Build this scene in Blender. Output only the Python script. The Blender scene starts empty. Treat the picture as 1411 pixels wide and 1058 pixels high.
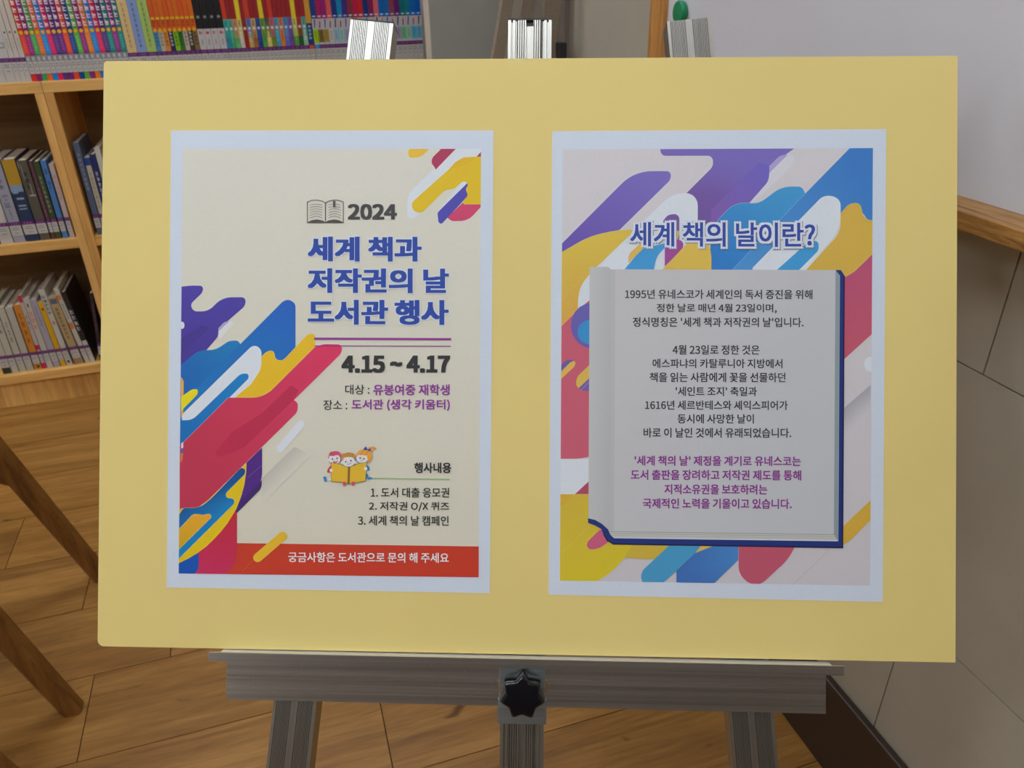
import bpy, math, random
from mathutils import Matrix, Vector
from mathutils.geometry import tessellate_polygon
random.seed(7)
sc = bpy.context.scene
col = sc.collection

# ------------------------------------------------------------------ camera, world, exposure
CAM = Vector((0, 0, 1.10))                       # the viewer's eye, metres; floor is z = 0
FPX = 1060.0                                     # focal length in pixels of the 1411 x 1058 picture
RM = Matrix(((0.9533445, 0.15782099, -0.25734567),
             (-0.30140182, 0.44941122, -0.84094381),
             (-0.01706455, 0.87927361, 0.47601125)))
cd = bpy.data.cameras.new('camera'); cam = bpy.data.objects.new('camera', cd); col.objects.link(cam)
cd.sensor_fit = 'HORIZONTAL'; cd.sensor_width = 36; cd.lens = FPX / 1411 * 36
cd.clip_start = 0.02; cd.clip_end = 50
cd.dof.use_dof = True; cd.dof.focus_distance = 0.715; cd.dof.aperture_fstop = 13
cam.matrix_world = Matrix.Translation(CAM) @ RM.to_4x4()
sc.camera = cam
w = bpy.data.worlds.new('world'); sc.world = w; w.use_nodes = True
w.node_tree.nodes['Background'].inputs[0].default_value = (0.8, 0.85, 0.95, 1)
w.node_tree.nodes['Background'].inputs[1].default_value = 0.15
sc.view_settings.view_transform = 'Standard'; sc.view_settings.look = 'None'
sc.view_settings.gamma = 1; sc.view_settings.use_curve_mapping = False
sc.view_settings.exposure = 0.0
LAMP_POWER = 12.4
LAMP_COLOUR = (0.90, 0.97, 1.04, 1)
LAMPS = [(-0.28, 0.05, 'above the easel'), (-0.28, 1.75, 'nearest the bookcases and the tiled wall'), (-0.28, -1.9, 'behind the viewer near the tiled wall'),
         (-2.2, 0.05, 'in the middle of the far row'), (-2.2, -1.9, 'at the rear of the far row'), (-2.2, 1.75, 'over the left end of the bookcases')]

# ------------------------------------------------------------------ colour and materials
def lin(c):
    c = c / 255
    return c / 12.92 if c <= 0.04045 else ((c + 0.055) / 1.055) ** 2.4
KP = 1.42
def C(r, g, b, k=None):
    k = KP if k is None else k
    return tuple(min(0.93, lin(v) * k) for v in (r, g, b))
def mat(name, c=(0.5, 0.5, 0.5), rough=0.6, metal=0.0, spec=0.5, coat=0.0):
    m = bpy.data.materials.new(name); m.use_nodes = True
    b = m.node_tree.nodes['Principled BSDF']
    b.inputs['Base Color'].default_value = (*c, 1); b.inputs['Roughness'].default_value = rough
    b.inputs['Metallic'].default_value = metal; b.inputs['Specular IOR Level'].default_value = spec
    b.inputs['Coat Weight'].default_value = coat
    return m
def nd(m, t, **k):
    n = m.node_tree.nodes.new(t)
    for a, v in k.items():
        if a in n.inputs: n.inputs[a].default_value = v
        else: setattr(n, a, v)
    return n
def lk(m, a, b): m.node_tree.links.new(a, b)
def bsdf(m): return m.node_tree.nodes['Principled BSDF']
def ramp(m, stops):
    r = m.node_tree.nodes.new('ShaderNodeValToRGB'); e = r.color_ramp.elements
    e[0].position, e[0].color = stops[0][0], (*stops[0][1], 1)
    e[1].position, e[1].color = stops[-1][0], (*stops[-1][1], 1)
    for p, c in stops[1:-1]:
        x = e.new(p); x.color = (*c, 1)
    return r
def bump(m, h, strength, dist=0.001):
    b = nd(m, 'ShaderNodeBump', Strength=strength, Distance=dist); lk(m, h, b.inputs['Height'])
    lk(m, b.outputs[0], bsdf(m).inputs['Normal'])
def noisy(name, c, rough, var=0.12, scale=40, bumps=0.15, metal=0.0, spec=0.5, dist=0.0005, stretch=(1, 1, 1)):
    m = mat(name, c, rough, metal, spec)
    tc = nd(m, 'ShaderNodeTexCoord'); mp = nd(m, 'ShaderNodeMapping'); mp.inputs['Scale'].default_value = stretch
    lk(m, tc.outputs['Object'], mp.inputs[0])
    n = nd(m, 'ShaderNodeTexNoise', Scale=scale, Detail=5.0); lk(m, mp.outputs[0], n.inputs['Vector'])
    r = ramp(m, [(0.3, tuple(v * (1 - var) for v in c)), (0.7, tuple(min(.95, v * (1 + var)) for v in c))])
    lk(m, n.outputs['Fac'], r.inputs[0]); lk(m, r.outputs[0], bsdf(m).inputs['Base Color'])
    if bumps: bump(m, n.outputs['Fac'], bumps, dist)
    return m
def wood(name, dark, mid, light, axis='X', scale=1.0, rough=0.45, per_object=0.25, knots=False, spec=0.5):
    """grain runs along axis; the grain is shifted and toned piece by piece"""
    m = mat(name, mid, rough, spec=spec)
    tc = nd(m, 'ShaderNodeTexCoord'); oi = nd(m, 'ShaderNodeObjectInfo')
    mu = nd(m, 'ShaderNodeVectorMath', operation='MULTIPLY_ADD')
    lk(m, oi.outputs['Random'], mu.inputs[0]); mu.inputs[1].default_value = (37, 53, 71)
    lk(m, tc.outputs['Object'], mu.inputs[2])
    mp = nd(m, 'ShaderNodeMapping')
    s = {'X': (1.2, 14, 14), 'Y': (14, 1.2, 14), 'Z': (14, 14, 1.2)}[axis]
    mp.inputs['Scale'].default_value = tuple(v * scale for v in s); lk(m, mu.outputs[0], mp.inputs[0])
    n1 = nd(m, 'ShaderNodeTexNoise', Scale=1.0, Detail=7.0, Roughness=0.62, Distortion=0.9); lk(m, mp.outputs[0], n1.inputs['Vector'])
    mp2 = nd(m, 'ShaderNodeMapping'); mp2.inputs['Scale'].default_value = tuple(v * 6 * scale for v in s); lk(m, mu.outputs[0], mp2.inputs[0])
    n2 = nd(m, 'ShaderNodeTexNoise', Scale=1.0, Detail=4.0, Roughness=0.7); lk(m, mp2.outputs[0], n2.inputs['Vector'])
    r = ramp(m, [(0.30, dark), (0.5, mid), (0.72, light)]); lk(m, n1.outputs['Fac'], r.inputs[0])
    r2 = ramp(m, [(0.3, (.78, .76, .74)), (0.65, (1.06, 1.06, 1.06))]); lk(m, n2.outputs['Fac'], r2.inputs[0])
    mx = nd(m, 'ShaderNodeMix', data_type='RGBA', blend_type='MULTIPLY'); mx.inputs[0].default_value = 1
    lk(m, r.outputs[0], mx.inputs[6]); lk(m, r2.outputs[0], mx.inputs[7])
    out = mx.outputs[2]
    if knots:
        mp3 = nd(m, 'ShaderNodeMapping'); mp3.inputs['Scale'].default_value = (7, 26, 20); lk(m, mu.outputs[0], mp3.inputs[0])
        n3 = nd(m, 'ShaderNodeTexNoise', Scale=1.0, Detail=3.0, Distortion=1.5); lk(m, mp3.outputs[0], n3.inputs['Vector'])
        r3 = ramp(m, [(0.24, (.35, .28, .22)), (0.33, (1, 1, 1))]); lk(m, n3.outputs['Fac'], r3.inputs[0])
        m3 = nd(m, 'ShaderNodeMix', data_type='RGBA', blend_type='MULTIPLY'); m3.inputs[0].default_value = 1
        lk(m, out, m3.inputs[6]); lk(m, r3.outputs[0], m3.inputs[7]); out = m3.outputs[2]
    hs = nd(m, 'ShaderNodeHueSaturation'); lk(m, out, hs.inputs['Color'])
    mr = nd(m, 'ShaderNodeMapRange'); mr.inputs['To Min'].default_value = 1 - per_object; mr.inputs['To Max'].default_value = 1 + per_object
    lk(m, oi.outputs['Random'], mr.inputs[0]); lk(m, mr.outputs[0], hs.inputs['Value'])
    lk(m, hs.outputs[0], bsdf(m).inputs['Base Color'])
    bump(m, n2.outputs['Fac'], 0.12, 0.0006)
    return m
def metal(name, c, rough=0.38, axis='Y', streak=260, met=0.85, var=0.12, spec=0.5):
    """extruded aluminium with draw lines along axis"""
    m = mat(name, c, rough, met, spec)
    tc = nd(m, 'ShaderNodeTexCoord'); mp = nd(m, 'ShaderNodeMapping')
    mp.inputs['Scale'].default_value = {'X': (2, streak, streak), 'Y': (streak, 2, streak)}[axis]
    lk(m, tc.outputs['Object'], mp.inputs[0])
    n = nd(m, 'ShaderNodeTexNoise', Scale=1.0, Detail=3.0); lk(m, mp.outputs[0], n.inputs['Vector'])
    r = ramp(m, [(0.3, tuple(v * (1 - var) for v in c)), (0.7, tuple(v * (1 + var) for v in c))])
    lk(m, n.outputs['Fac'], r.inputs[0]); lk(m, r.outputs[0], bsdf(m).inputs['Base Color'])
    # a few scratches and specks of dust
    v = nd(m, 'ShaderNodeTexNoise', Scale=420.0, Detail=2.0); lk(m, tc.outputs['Object'], v.inputs['Vector'])
    r2 = ramp(m, [(0.72, (0, 0, 0)), (0.76, (1, 1, 1))]); lk(m, v.outputs['Fac'], r2.inputs[0])
    mx = nd(m, 'ShaderNodeMix', data_type='RGBA'); lk(m, r2.outputs[0], mx.inputs[0])
    lk(m, r.outputs[0], mx.inputs[6]); mx.inputs[7].default_value = (*[min(.9, v_ * 1.5) for v_ in c], 1)
    lk(m, mx.outputs[2], bsdf(m).inputs['Base Color'])
    bump(m, n.outputs['Fac'], 0.25, 0.0003)
    return m
def ink(name, rough=0.55, speck=0.03, wrinkle=0.0, spec=0.4):
    """printed surface: the colour of each patch of ink is a colour attribute"""
    m = mat(name, rough=rough, spec=spec)
    a = nd(m, 'ShaderNodeAttribute'); a.attribute_name = 'ink'
    tc = nd(m, 'ShaderNodeTexCoord')
    n = nd(m, 'ShaderNodeTexNoise', Scale=900.0, Detail=2.0); lk(m, tc.outputs['Object'], n.inputs['Vector'])
    r = ramp(m, [(0.3, (1 - speck,) * 3), (0.7, (1 + speck * .4,) * 3)]); lk(m, n.outputs['Fac'], r.inputs[0])
    mx = nd(m, 'ShaderNodeMix', data_type='RGBA', blend_type='MULTIPLY'); mx.inputs[0].default_value = 1
    lk(m, a.outputs['Color'], mx.inputs[6]); lk(m, r.outputs[0], mx.inputs[7])
    lk(m, mx.outputs[2], bsdf(m).inputs['Base Color'])
    if wrinkle:
        n2 = nd(m, 'ShaderNodeTexNoise', Scale=9.0, Detail=2.0, Distortion=1.2); lk(m, tc.outputs['Object'], n2.inputs['Vector'])
        bump(m, n2.outputs['Fac'], wrinkle, 0.004)
    return m

M = {}
M['floor'] = wood('floor_oak', C(114, 78, 33), C(140, 98, 44), C(160, 117, 58), 'X', 1.9, 0.42, 0.08, knots=True)
M['floor_base'] = mat('floor_substrate', (0.02, 0.014, 0.008), 0.9)
M['shelf_wood'] = wood('bookcase_pine', C(168, 122, 60), C(196, 150, 84), C(214, 172, 104), 'X', 0.7, 0.5, 0.05)
M['shelf_side'] = wood('bookcase_side_pine', C(160, 114, 54), C(188, 142, 78), C(208, 164, 98), 'Z', 0.7, 0.5, 0.05)
M['shelf_back'] = wood('bookcase_back_board', C(96, 76, 44), C(114, 92, 56), C(126, 102, 64), 'X', 0.6, 0.6, 0.03)
M['oak_ledge'] = wood('oak_ledge', C(70, 46, 20), C(140, 100, 50), C(166, 124, 68), 'Y', 7.0, 0.45, 0.0)
M['oak_strip'] = wood('oak_frame', C(140, 94, 44), C(168, 118, 60), C(184, 134, 72), 'Z', 4.0, 0.45, 0.0)
M['chair'] = wood('chair_oak', C(88, 56, 22), C(116, 76, 34), C(134, 92, 44), 'Z', 4.0, 0.4, 0.02)
M['chair_x'] = wood('chair_oak_rail', C(88, 56, 22), C(116, 76, 34), C(134, 92, 44), 'X', 4.0, 0.4, 0.02)
M['baseboard'] = noisy('baseboard_dark', C(44, 30, 22), 0.45, 0.1, 30, 0.05)
M['wall'] = noisy('wall_paint', C(166, 158, 146), 0.8, 0.02, 8, 0.08)
M['wall_far'] = noisy('wall_paint_far', C(205, 202, 196), 0.85, 0.02, 8, 0.05)
M['wall_front'] = noisy('wall_front_dark_for_reflection', (0.09, 0.07, 0.055), 0.6, 0.1, 8, 0.05)  # unseen wall, tone kept dark so the lower easel metal reflects dark
M['ceiling'] = mat('ceiling_white', (0.8, 0.8, 0.79), 0.9)
M['panel'] = noisy('grey_panel', C(136, 136, 130), 0.7, 0.035, 14, 0.03)
M['grout'] = mat('grout', C(44, 31, 20), 0.9)
M['corner_shade'] = mat('corner_shade_tone', C(118, 108, 100), 0.6)  # darker tone that paints in the shade of the far corner
def tile_mat():
    c = C(146, 141, 128)
    m = mat('stone_look_tile', c, 0.42, spec=0.35)
    tc = nd(m, 'ShaderNodeTexCoord'); oi = nd(m, 'ShaderNodeObjectInfo')
    mu = nd(m, 'ShaderNodeVectorMath', operation='MULTIPLY_ADD')
    lk(m, oi.outputs['Random'], mu.inputs[0]); mu.inputs[1].default_value = (17, 23, 31); lk(m, tc.outputs['Object'], mu.inputs[2])
    n = nd(m, 'ShaderNodeTexNoise', Scale=5.0, Detail=6.0, Roughness=0.6, Distortion=0.5); lk(m, mu.outputs[0], n.inputs['Vector'])
    r = ramp(m, [(0.25, tuple(v * .9 for v in c)), (0.75, tuple(v * 1.1 for v in c))]); lk(m, n.outputs['Fac'], r.inputs[0])
    lk(m, r.outputs[0], bsdf(m).inputs['Base Color'])
    mp = nd(m, 'ShaderNodeMapping'); mp.inputs['Rotation'].default_value = (0.7, 0, 0); mp.inputs['Scale'].default_value = (1, 40, 500)
    lk(m, mu.outputs[0], mp.inputs[0])
    n2 = nd(m, 'ShaderNodeTexNoise', Scale=1.0, Detail=2.0); lk(m, mp.outputs[0], n2.inputs['Vector'])
    bump(m, n2.outputs['Fac'], 0.12, 0.0005)
    return m
M['tile'] = tile_mat()
M['whiteboard'] = noisy('whiteboard_enamel', C(179, 180, 187), 0.38, 0.03, 3, 0.0)
M['green'] = mat('green_magnet_plastic', C(8, 112, 72), 0.35)
M['alu_top'] = metal('aluminium_bright', C(176, 174, 167, 1.0), 0.36, 'Y', met=1.0)
M['alu'] = metal('aluminium_extrusion', C(205, 202, 196, 1.0), 0.28, 'X', met=1.0, var=0.18)
M['alu_soft'] = metal('aluminium_ledge', C(225, 224, 220, 1.0), 0.4, 'X', met=0.35)
M['alu_leg'] = metal('aluminium_leg', C(196, 194, 186, 1.0), 0.35, 'Y', met=1.0)
M['alu_dull'] = metal('aluminium_dull', C(150, 136, 120, 1.0), 0.5, 'Y', met=0.2)
M['galv'] = metal('galvanised_steel', C(150, 158, 158, 1.0), 0.4, 'X', met=0.85)
M['brass'] = mat('brass', C(200, 150, 80, 1.0), 0.35, 0.8)
def black_plastic():
    m = mat('black_plastic', (0.004, 0.004, 0.007), 0.16, spec=0.5)
    tc = nd(m, 'ShaderNodeTexCoord'); v = nd(m, 'ShaderNodeTexVoronoi', Scale=260.0); lk(m, tc.outputs['Object'], v.inputs['Vector'])
    r = ramp(m, [(0.02, (.3, .3, .32)), (0.05, (.004, .004, .007))]); lk(m, v.outputs['Distance'], r.inputs[0])
    return m
M['black'] = black_plastic()
M['cap'] = mat('black_end_cap', (0.02, 0.02, 0.022), 0.5)
def board_mat():
    c = C(205, 186, 117)
    m = noisy('yellow_board_paper', c, 0.62, 0.025, 5, 0.0, spec=0.35)
    tc = nd(m, 'ShaderNodeTexCoord')
    n = nd(m, 'ShaderNodeTexNoise', Scale=700.0, Detail=3.0); lk(m, tc.outputs['Object'], n.inputs['Vector'])
    bump(m, n.outputs['Fac'], 0.12, 0.0004)
    return m
M['board'] = board_mat()
M['foam'] = mat('foam_core', C(205, 196, 160), 0.8)
M['ink'] = ink('printed_paper', 0.5, 0.03, 0.22)
M['ink_book'] = ink('book_print', 0.42, 0.04)
M['pages'] = noisy('book_pages', C(176, 168, 150), 0.8, 0.1, 300, 0.2, stretch=(8, 1, 0.1))
M['lamp'] = mat('lamp_housing', (0.8, 0.8, 0.8), 0.5)
def lamp_mat():
    m = bpy.data.materials.new('lamp_diffuser'); m.use_nodes = True
    b = bsdf(m); b.inputs['Emission Color'].default_value = LAMP_COLOUR; b.inputs['Emission Strength'].default_value = LAMP_POWER
    return m
M['lamp_on'] = lamp_mat()
_bm = {}
def cover_mat(c):
    c = tuple(round(v, 2) for v in c)
    if c not in _bm: _bm[c] = mat('book_cover', c, 0.4)
    return _bm[c]

# ------------------------------------------------------------------ mesh helpers
class MB:
    def __init__(s): s.v, s.f, s.c = [], [], []
    def add(s, vs, fs, c=None):
        b = len(s.v); s.v += [tuple(v) for v in vs]; s.f += [[b + i for i in f] for f in fs]
        if c is not None: s.c += (list(c) if isinstance(c[0], (tuple, list)) else [c] * len(vs))
        return s
    def box(s, a, b, c=None):
        x0, y0, z0 = a; x1, y1, z1 = b
        vs = [(x0, y0, z0), (x1, y0, z0), (x1, y1, z0), (x0, y1, z0), (x0, y0, z1), (x1, y0, z1), (x1, y1, z1), (x0, y1, z1)]
        return s.add(vs, [(0, 3, 2, 1), (4, 5, 6, 7), (0, 1, 5, 4), (1, 2, 6, 5), (2, 3, 7, 6), (3, 0, 4, 7)], c)
    def prism(s, pts, w0, w1, fn=None):
        """closed outline pts (a,b) swept from w0 to w1; fn maps (a,b,w) to a point"""
        fn = fn or (lambda a, b, w_: (a, b, w_)); n = len(pts)
        vs = [fn(a, b, w0) for a, b in pts] + [fn(a, b, w1) for a, b in pts]
        fs = [(i, (i + 1) % n, n + (i + 1) % n, n + i) for i in range(n)]
        tr = tessellate_polygon([[Vector((a, b, 0)) for a, b in pts]])
        fs += [tuple(t) for t in tr] + [tuple(n + i for i in t) for t in tr]
        return s.add(vs, fs)
    def build(s, name, m, parent=None, kind=None, label=None, smooth=False, recalc=True, bevel=0):
        me = bpy.data.meshes.new(name); me.from_pydata(s.v, [], s.f); me.materials.append(m)
        if recalc:
            import bmesh
            bm = bmesh.new(); bm.from_mesh(me); bmesh.ops.recalc_face_normals(bm, faces=bm.faces); bm.to_mesh(me); bm.free()
        if s.c:
            at_ = me.color_attributes.new('ink', 'FLOAT_COLOR', 'POINT')
            for i, c in enumerate(s.c): at_.data[i].color = (*c, 1)
        if smooth:
            for p in me.polygons: p.use_smooth = True
        o = bpy.data.objects.new(name, me); col.objects.link(o)
        if parent: o.parent = parent
        if kind: o['kind'] = kind
        if label: o['label'] = label
        if bevel:
            b = o.modifiers.new('bevel', 'BEVEL'); b.width = bevel; b.segments = 2; b.limit_method = 'ANGLE'; b.angle_limit = 0.7
            for p in me.polygons: p.use_smooth = False
        return o
def empty(name, loc=(0, 0, 0), label=None, cat=None, group=None, kind=None, rot=None):
    o = bpy.data.objects.new(name, None); o.empty_display_size = 0.05; col.objects.link(o)
    o.location = loc
    if rot is not None: o.matrix_world = Matrix.Translation(loc) @ rot.to_4x4()
    return tag(o, label, cat, group, kind)
def tag(o, label=None, cat=None, group=None, kind=None):
    if label: o['label'] = label
    if cat: o['category'] = cat
    if group: o['group'] = group
    if kind: o['kind'] = kind
    return o
def ray(px, py): return RM @ Vector((px - 705.5, -(py - 529.0), -FPX))
def on_y(px, py, y):
    r = ray(px, py); return CAM + r * (y / r.y)
def ordinal(i): return ['first', 'second', 'third', 'fourth', 'fifth', 'sixth', 'seventh', 'eighth', 'ninth', 'tenth', 'eleventh', 'twelfth',
    'thirteenth', 'fourteenth', 'fifteenth', 'sixteenth', 'seventeenth', 'eighteenth', 'nineteenth', 'twentieth', 'twenty-first', 'twenty-second'][i]

# ------------------------------------------------------------------ room
XW = 0.684; YB = 2.60; XL = -3.3; YF = -3.0; HC = 2.60; YC = 1.80; XC = 0.3834
fl = empty('floor', kind='structure')
MB().box((XL, YF, -0.05), (XW, YB, -0.008)).build('subfloor', M['floor_base'], fl)
PW, PL, G = 0.1821, 0.95, 0.0008
full = None
joints = {0: 0.034, 1: -0.40, 2: -0.285, 3: -0.444, 4: -0.605}      # measured butt joints, in units of eye height
rows = range(-21, 11)
for r_ in rows:
    y0 = 0.7854 + (r_) * PW; y1 = y0 + PW
    if y1 < YF or y0 > YB: continue
    if r_ < -8: continue                           # behind the viewer: covered below
    j = joints.get(r_, ((r_ * 0.37) % 0.86) - 0.5) * 1.1
    k0 = int((XL - j) // PL)
    x = j + k0 * PL
    while x < XW:
        a, b = max(x, XL), min(x + PL, XW); c0, c1 = y0, min(y1, YB)
        if b - a > 0.01 and c1 - c0 > 0.01:
            o = MB().box((-(b - a) / 2 + G, -(c1 - c0) / 2 + G, -0.008), ((b - a) / 2 - G, (c1 - c0) / 2 - G, 0)).build('plank', M['floor'], fl)
            o.location = ((a + b) / 2, (c0 + c1) / 2, 0)
        x += PL
MB().box((XL, YF, -0.008), (XW, 0.7854 - 8 * PW, 0)).build('rear_boards', M['floor'], fl, kind='stuff')

MB().box((XL, YB, 0), (XW, YB + 0.1, HC)).build('wall_back', M['wall'], kind='structure')
MB().box((XL - 0.1, YF, 0), (XL, YB, HC)).build('wall_left', M['wall_far'], kind='structure')
MB().box((XL, YF - 0.1, 0), (XW, YF, HC)).build('wall_front', M['wall_front'], kind='structure')
MB().box((XL, YF, HC), (XW, YB, HC + 0.1)).build('ceiling', M['ceiling'], kind='structure')
wr = empty('wall_right', kind='structure')
MB().box((XW + 0.0045, YF, 0), (XW + 0.12, YB, HC)).build('grout_bed', M['grout'], wr)
TH, TW = 0.3407, 0.681
z0 = 0.0323; row = 0
while z0 < HC:
    off = 0.537 if row % 2 == 0 else 0.537 + TW / 2
    y = off - TW * 6
    z1 = min(z0 + TH, HC)
    while y < YC:
        a, b = max(y, YF), min(y + TW, YC)
        if b - a > 0.01:
            g = 0.0009
            o = MB().box((-0.003, -(b - a) / 2 + g, g), (0.006, (b - a) / 2 - g, z1 - z0 - g)).build('tile', M['tile'], wr)
            o.location = (XW + 0.003, (a + b) / 2, z0)
        y += TW
    z0 += TH; row += 1
# short partition that closes the far right corner, with a grey panel on its face
wc = empty('wall_corner', kind='structure')
MB().box((XC, YC, 0), (XW + 0.004, YC + 0.07, HC)).build('partition', M['wall'], wc)
xa = on_y(592, 40, YC).x; xb = on_y(687, 40, YC).x
MB().box((xa, YC - 0.006, 0.12), (xb, YC, 2.3)).build('panel', M['panel'], wc, bevel=0.001)
MB().box((XW - 0.010, YC - 0.05, 0.17), (XW - 0.0005, YC, HC)).build('corner_shade_1', M['corner_shade'], kind='structure')  # added strip, stands in for the soft shade where the walls meet
bb = MB().box((XW - 0.013, YF, 0), (XW - 0.0005, YC, 0.160)).build('baseboard_right', M['baseboard'], kind='structure', bevel=0.003)
MB().box((XL, YB - 0.012, 0), (XW - .02, YB, 0.10)).build('baseboard_back', M['baseboard'], kind='structure')

# ceiling lamps (the light of the room)
for i, (x, y, where) in enumerate(LAMPS):
    t = empty('ceiling_light', (x, y, HC - 0.04), f'long white ceiling light panel {where}', 'ceiling light', 'ceiling light panels')
    MB().box((-0.62, -0.17, 0.006), (0.62, 0.17, 0.04)).build('housing', M['lamp'], t)
    MB().box((-0.6, -0.15, 0.0), (0.6, 0.15, 0.006)).build('diffuser', M['lamp_on'], t)

# ------------------------------------------------------------------ whiteboard with oak frame
wb = empty('whiteboard', (XW, 0.2, 0.86), 'large grey-white whiteboard with oak frame and ledge on the tiled wall', 'whiteboard')
def wbbox(a, b): return MB().box((a[0] - XW, a[1] - 0.2, a[2] - 0.86), (b[0] - XW, b[1] - 0.2, b[2] - 0.86))
YE = 1.318
wbbox((0.672, -1.2, 0.886), (XW - 0.001, 1.275, 1.98)).build('writing_surface', M['whiteboard'], wb)
wbbox((0.630, -1.2, 0.868), (XW - 0.001, YE, 0.8865)).build('ledge', M['oak_ledge'], wb, bevel=0.0015)
wbbox((0.662, 1.272, 0.8865), (XW - 0.001, YE, 1.98)).build('side_frame', M['oak_strip'], wb, bevel=0.001)
wbbox((0.662, -1.24, 1.98), (XW - 0.001, YE, 2.02)).build('top_frame', M['oak_strip'], wb, bevel=0.001)
wbbox((0.662, -1.24, 0.8685), (XW - 0.001, -1.2, 1.98)).build('side_frame', M['oak_strip'], wb, bevel=0.001)
mg = MB()
prof = [(0, 0.015), (0.002, 0.017), (0.008, 0.0175), (0.010, 0.0165), (0.0105, 0.014), (0.0105, 0.0)]
N = 28; vs = []; fs = []
for k in range(N):
    a = 2 * math.pi * k / N
    vs += [(-d, r * math.cos(a), r * math.sin(a)) for d, r in prof]
m_ = len(prof)
for k in range(N):
    for q in range(m_ - 1): fs.append((k * m_ + q, ((k + 1) % N) * m_ + q, ((k + 1) % N) * m_ + q + 1, k * m_ + q + 1))
mg.add(vs, fs)
g = mg.build('magnet', M['green'], smooth=True); g.location = (0.6655 , 1.258, 1.022)
pm = CAM + ray(933, 17) * (0.664 / ray(933, 17).x); g.location = (0.6715, pm.y - 0.006, pm.z)
tag(g, 'round green magnet stuck at the left edge of the whiteboard', 'magnet')

# ------------------------------------------------------------------ bookcases
YS = 2.28; BD = 0.29
def bookcase(x0, x1, label):
    t = empty('bookcase', (x0, YS, 0), label, 'bookcase')
    def bx(a, b): return MB().box((a[0] - x0, a[1] - YS, a[2]), (b[0] - x0, b[1] - YS, b[2]))
    T = 0.0212
    bx((x0 + .0004, YS, 0), (x0 + T, YS + BD, 0.8455)).build('side_panel', M['shelf_side'], t, bevel=0.0008)
    bx((x1 - T, YS, 0), (x1 - .0004, YS + BD, 0.8455)).build('side_panel', M['shelf_side'], t, bevel=0.0008)
    bx((x0 + .0004, YS, 0.846), (x1 - .0004, YS + BD, 0.872)).build('top_board', M['shelf_wood'], t, bevel=0.0008)
    bx((x0 + T, YS + .001, 0.450), (x1 - T, YS + BD - .006, 0.476)).build('shelf', M['shelf_wood'], t, bevel=0.0008)
    bx((x0 + T, YS + .001, 0.0765), (x1 - T, YS + BD - .006, 0.1025)).build('shelf', M['shelf_wood'], t, bevel=0.0008)
    bx((x0 + T, YS + .012, 0.0), (x1 - T, YS + .03, 0.0762)).build('toe_board', M['shelf_side'], t, bevel=0.0008)
    bx((x0 + T, YS + BD - .006, 0.0765), (x1 - T, YS + BD - .001, 0.846)).build('back_panel', M['shelf_back'], t)
    return t
XD = -0.5027
bookcase(-1.47, XD, 'pale pine bookcase on the left holding two shelves of upright books')
bookcase(XD, 0.462, 'pale pine bookcase mostly hidden behind the yellow board')

INKB = M['ink_book']
def book(x, w_, h, d, yf, z, colour, prints, label, group=None, lean=0.0, tagc='purple', cat='book'):
    """prints: list of quads (z0,z1,colour[,x0,x1]) in fractions of the spine width and metres of height"""
    t = empty('book', (x, yf, z), label, cat, group)
    if lean: t.rotation_euler.y = lean
    w_ -= 0.0006; cv = 0.0012 if w_ < 0.012 else 0.0018
    m = MB()
    m.box((0, 0, 0), (w_, cv, h)); m.box((0, cv, 0), (cv, d, h)); m.box((w_ - cv, cv, 0), (w_, d, h))
    m.build('cover', cover_mat(colour), t)
    MB().box((cv, cv, 0.0015), (w_ - cv, d - 0.002, h - 0.0015)).build('pages', M['pages'], t)
    p = MB()
    for n_, q in enumerate(prints):
        if q[0] == 'disc':
            _, zc, r, c = q; vs = [(w_ / 2 + r * math.cos(a * math.pi / 5), -0.0008, zc + r * math.sin(a * math.pi / 5)) for a in range(10)]
            p.add(vs, [tuple(range(10))], c); continue
        a0, a1, c = q[:3]; x0, x1 = (q[3], q[4]) if len(q) > 4 else (0, 1)
        yy = -0.0003 - 0.00004 * n_ if len(q) > 4 else -0.00025
        c1 = c if not isinstance(c[0], tuple) else None
        cols = [c] * 4 if c1 else [c[0], c[0], c[1], c[1]]
        p.add([(x0 * w_, yy, a0), (x1 * w_, yy, a0), (x1 * w_, yy, a1), (x0 * w_, yy, a1)], [(0, 1, 2, 3)], cols)
    if p.v: p.build('spine_print', INKB, t, kind='stuff', recalc=False)
    L = MB(); wh = C(188, 184, 180, 1.0)
    band = {'purple': C(96, 40, 104, 1.05), 'grey': C(146, 146, 150, 1.0), 'red': C(190, 60, 50, 1.05), 'blue': C(40, 120, 180, 1.05)}[tagc]
    zl, zb, zt = (0.017, 0.045, 0.0585) if tagc == 'grey' else (0.019, 0.046, 0.0555)
    lo = 0.0 if tagc != 'grey' and yf < 2.295 else zl
    def qd(x0, x1, a0, a1, c, e): L.add([(x0 * w_, e, a0), (x1 * w_, e, a0), (x1 * w_, e, a1), (x0 * w_, e, a1)], [(0, 1, 2, 3)], c)
    qd(0, 1, lo, zb, wh, -0.0009); qd(0, 1, zb, zt, band, -0.0009)
    for k in range(2 if w_ < 0.012 else 3): qd(.18 + .24 * k, .30 + .24 * k, zb + .003, zt - .003, tuple(min(.9, v * 2.2 + .08) for v in band), -0.00095)
    for zz, a, b in ((zb - .007, .2, .75), (zb - .012, .15, .8), (zl + .006, .3, .7)): qd(a, b, zz, zz + .0016, (.16, .16, .17), -0.00095)
    L.build('call_number_label', INKB, t, kind='stuff', recalc=False)
    return t
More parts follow.
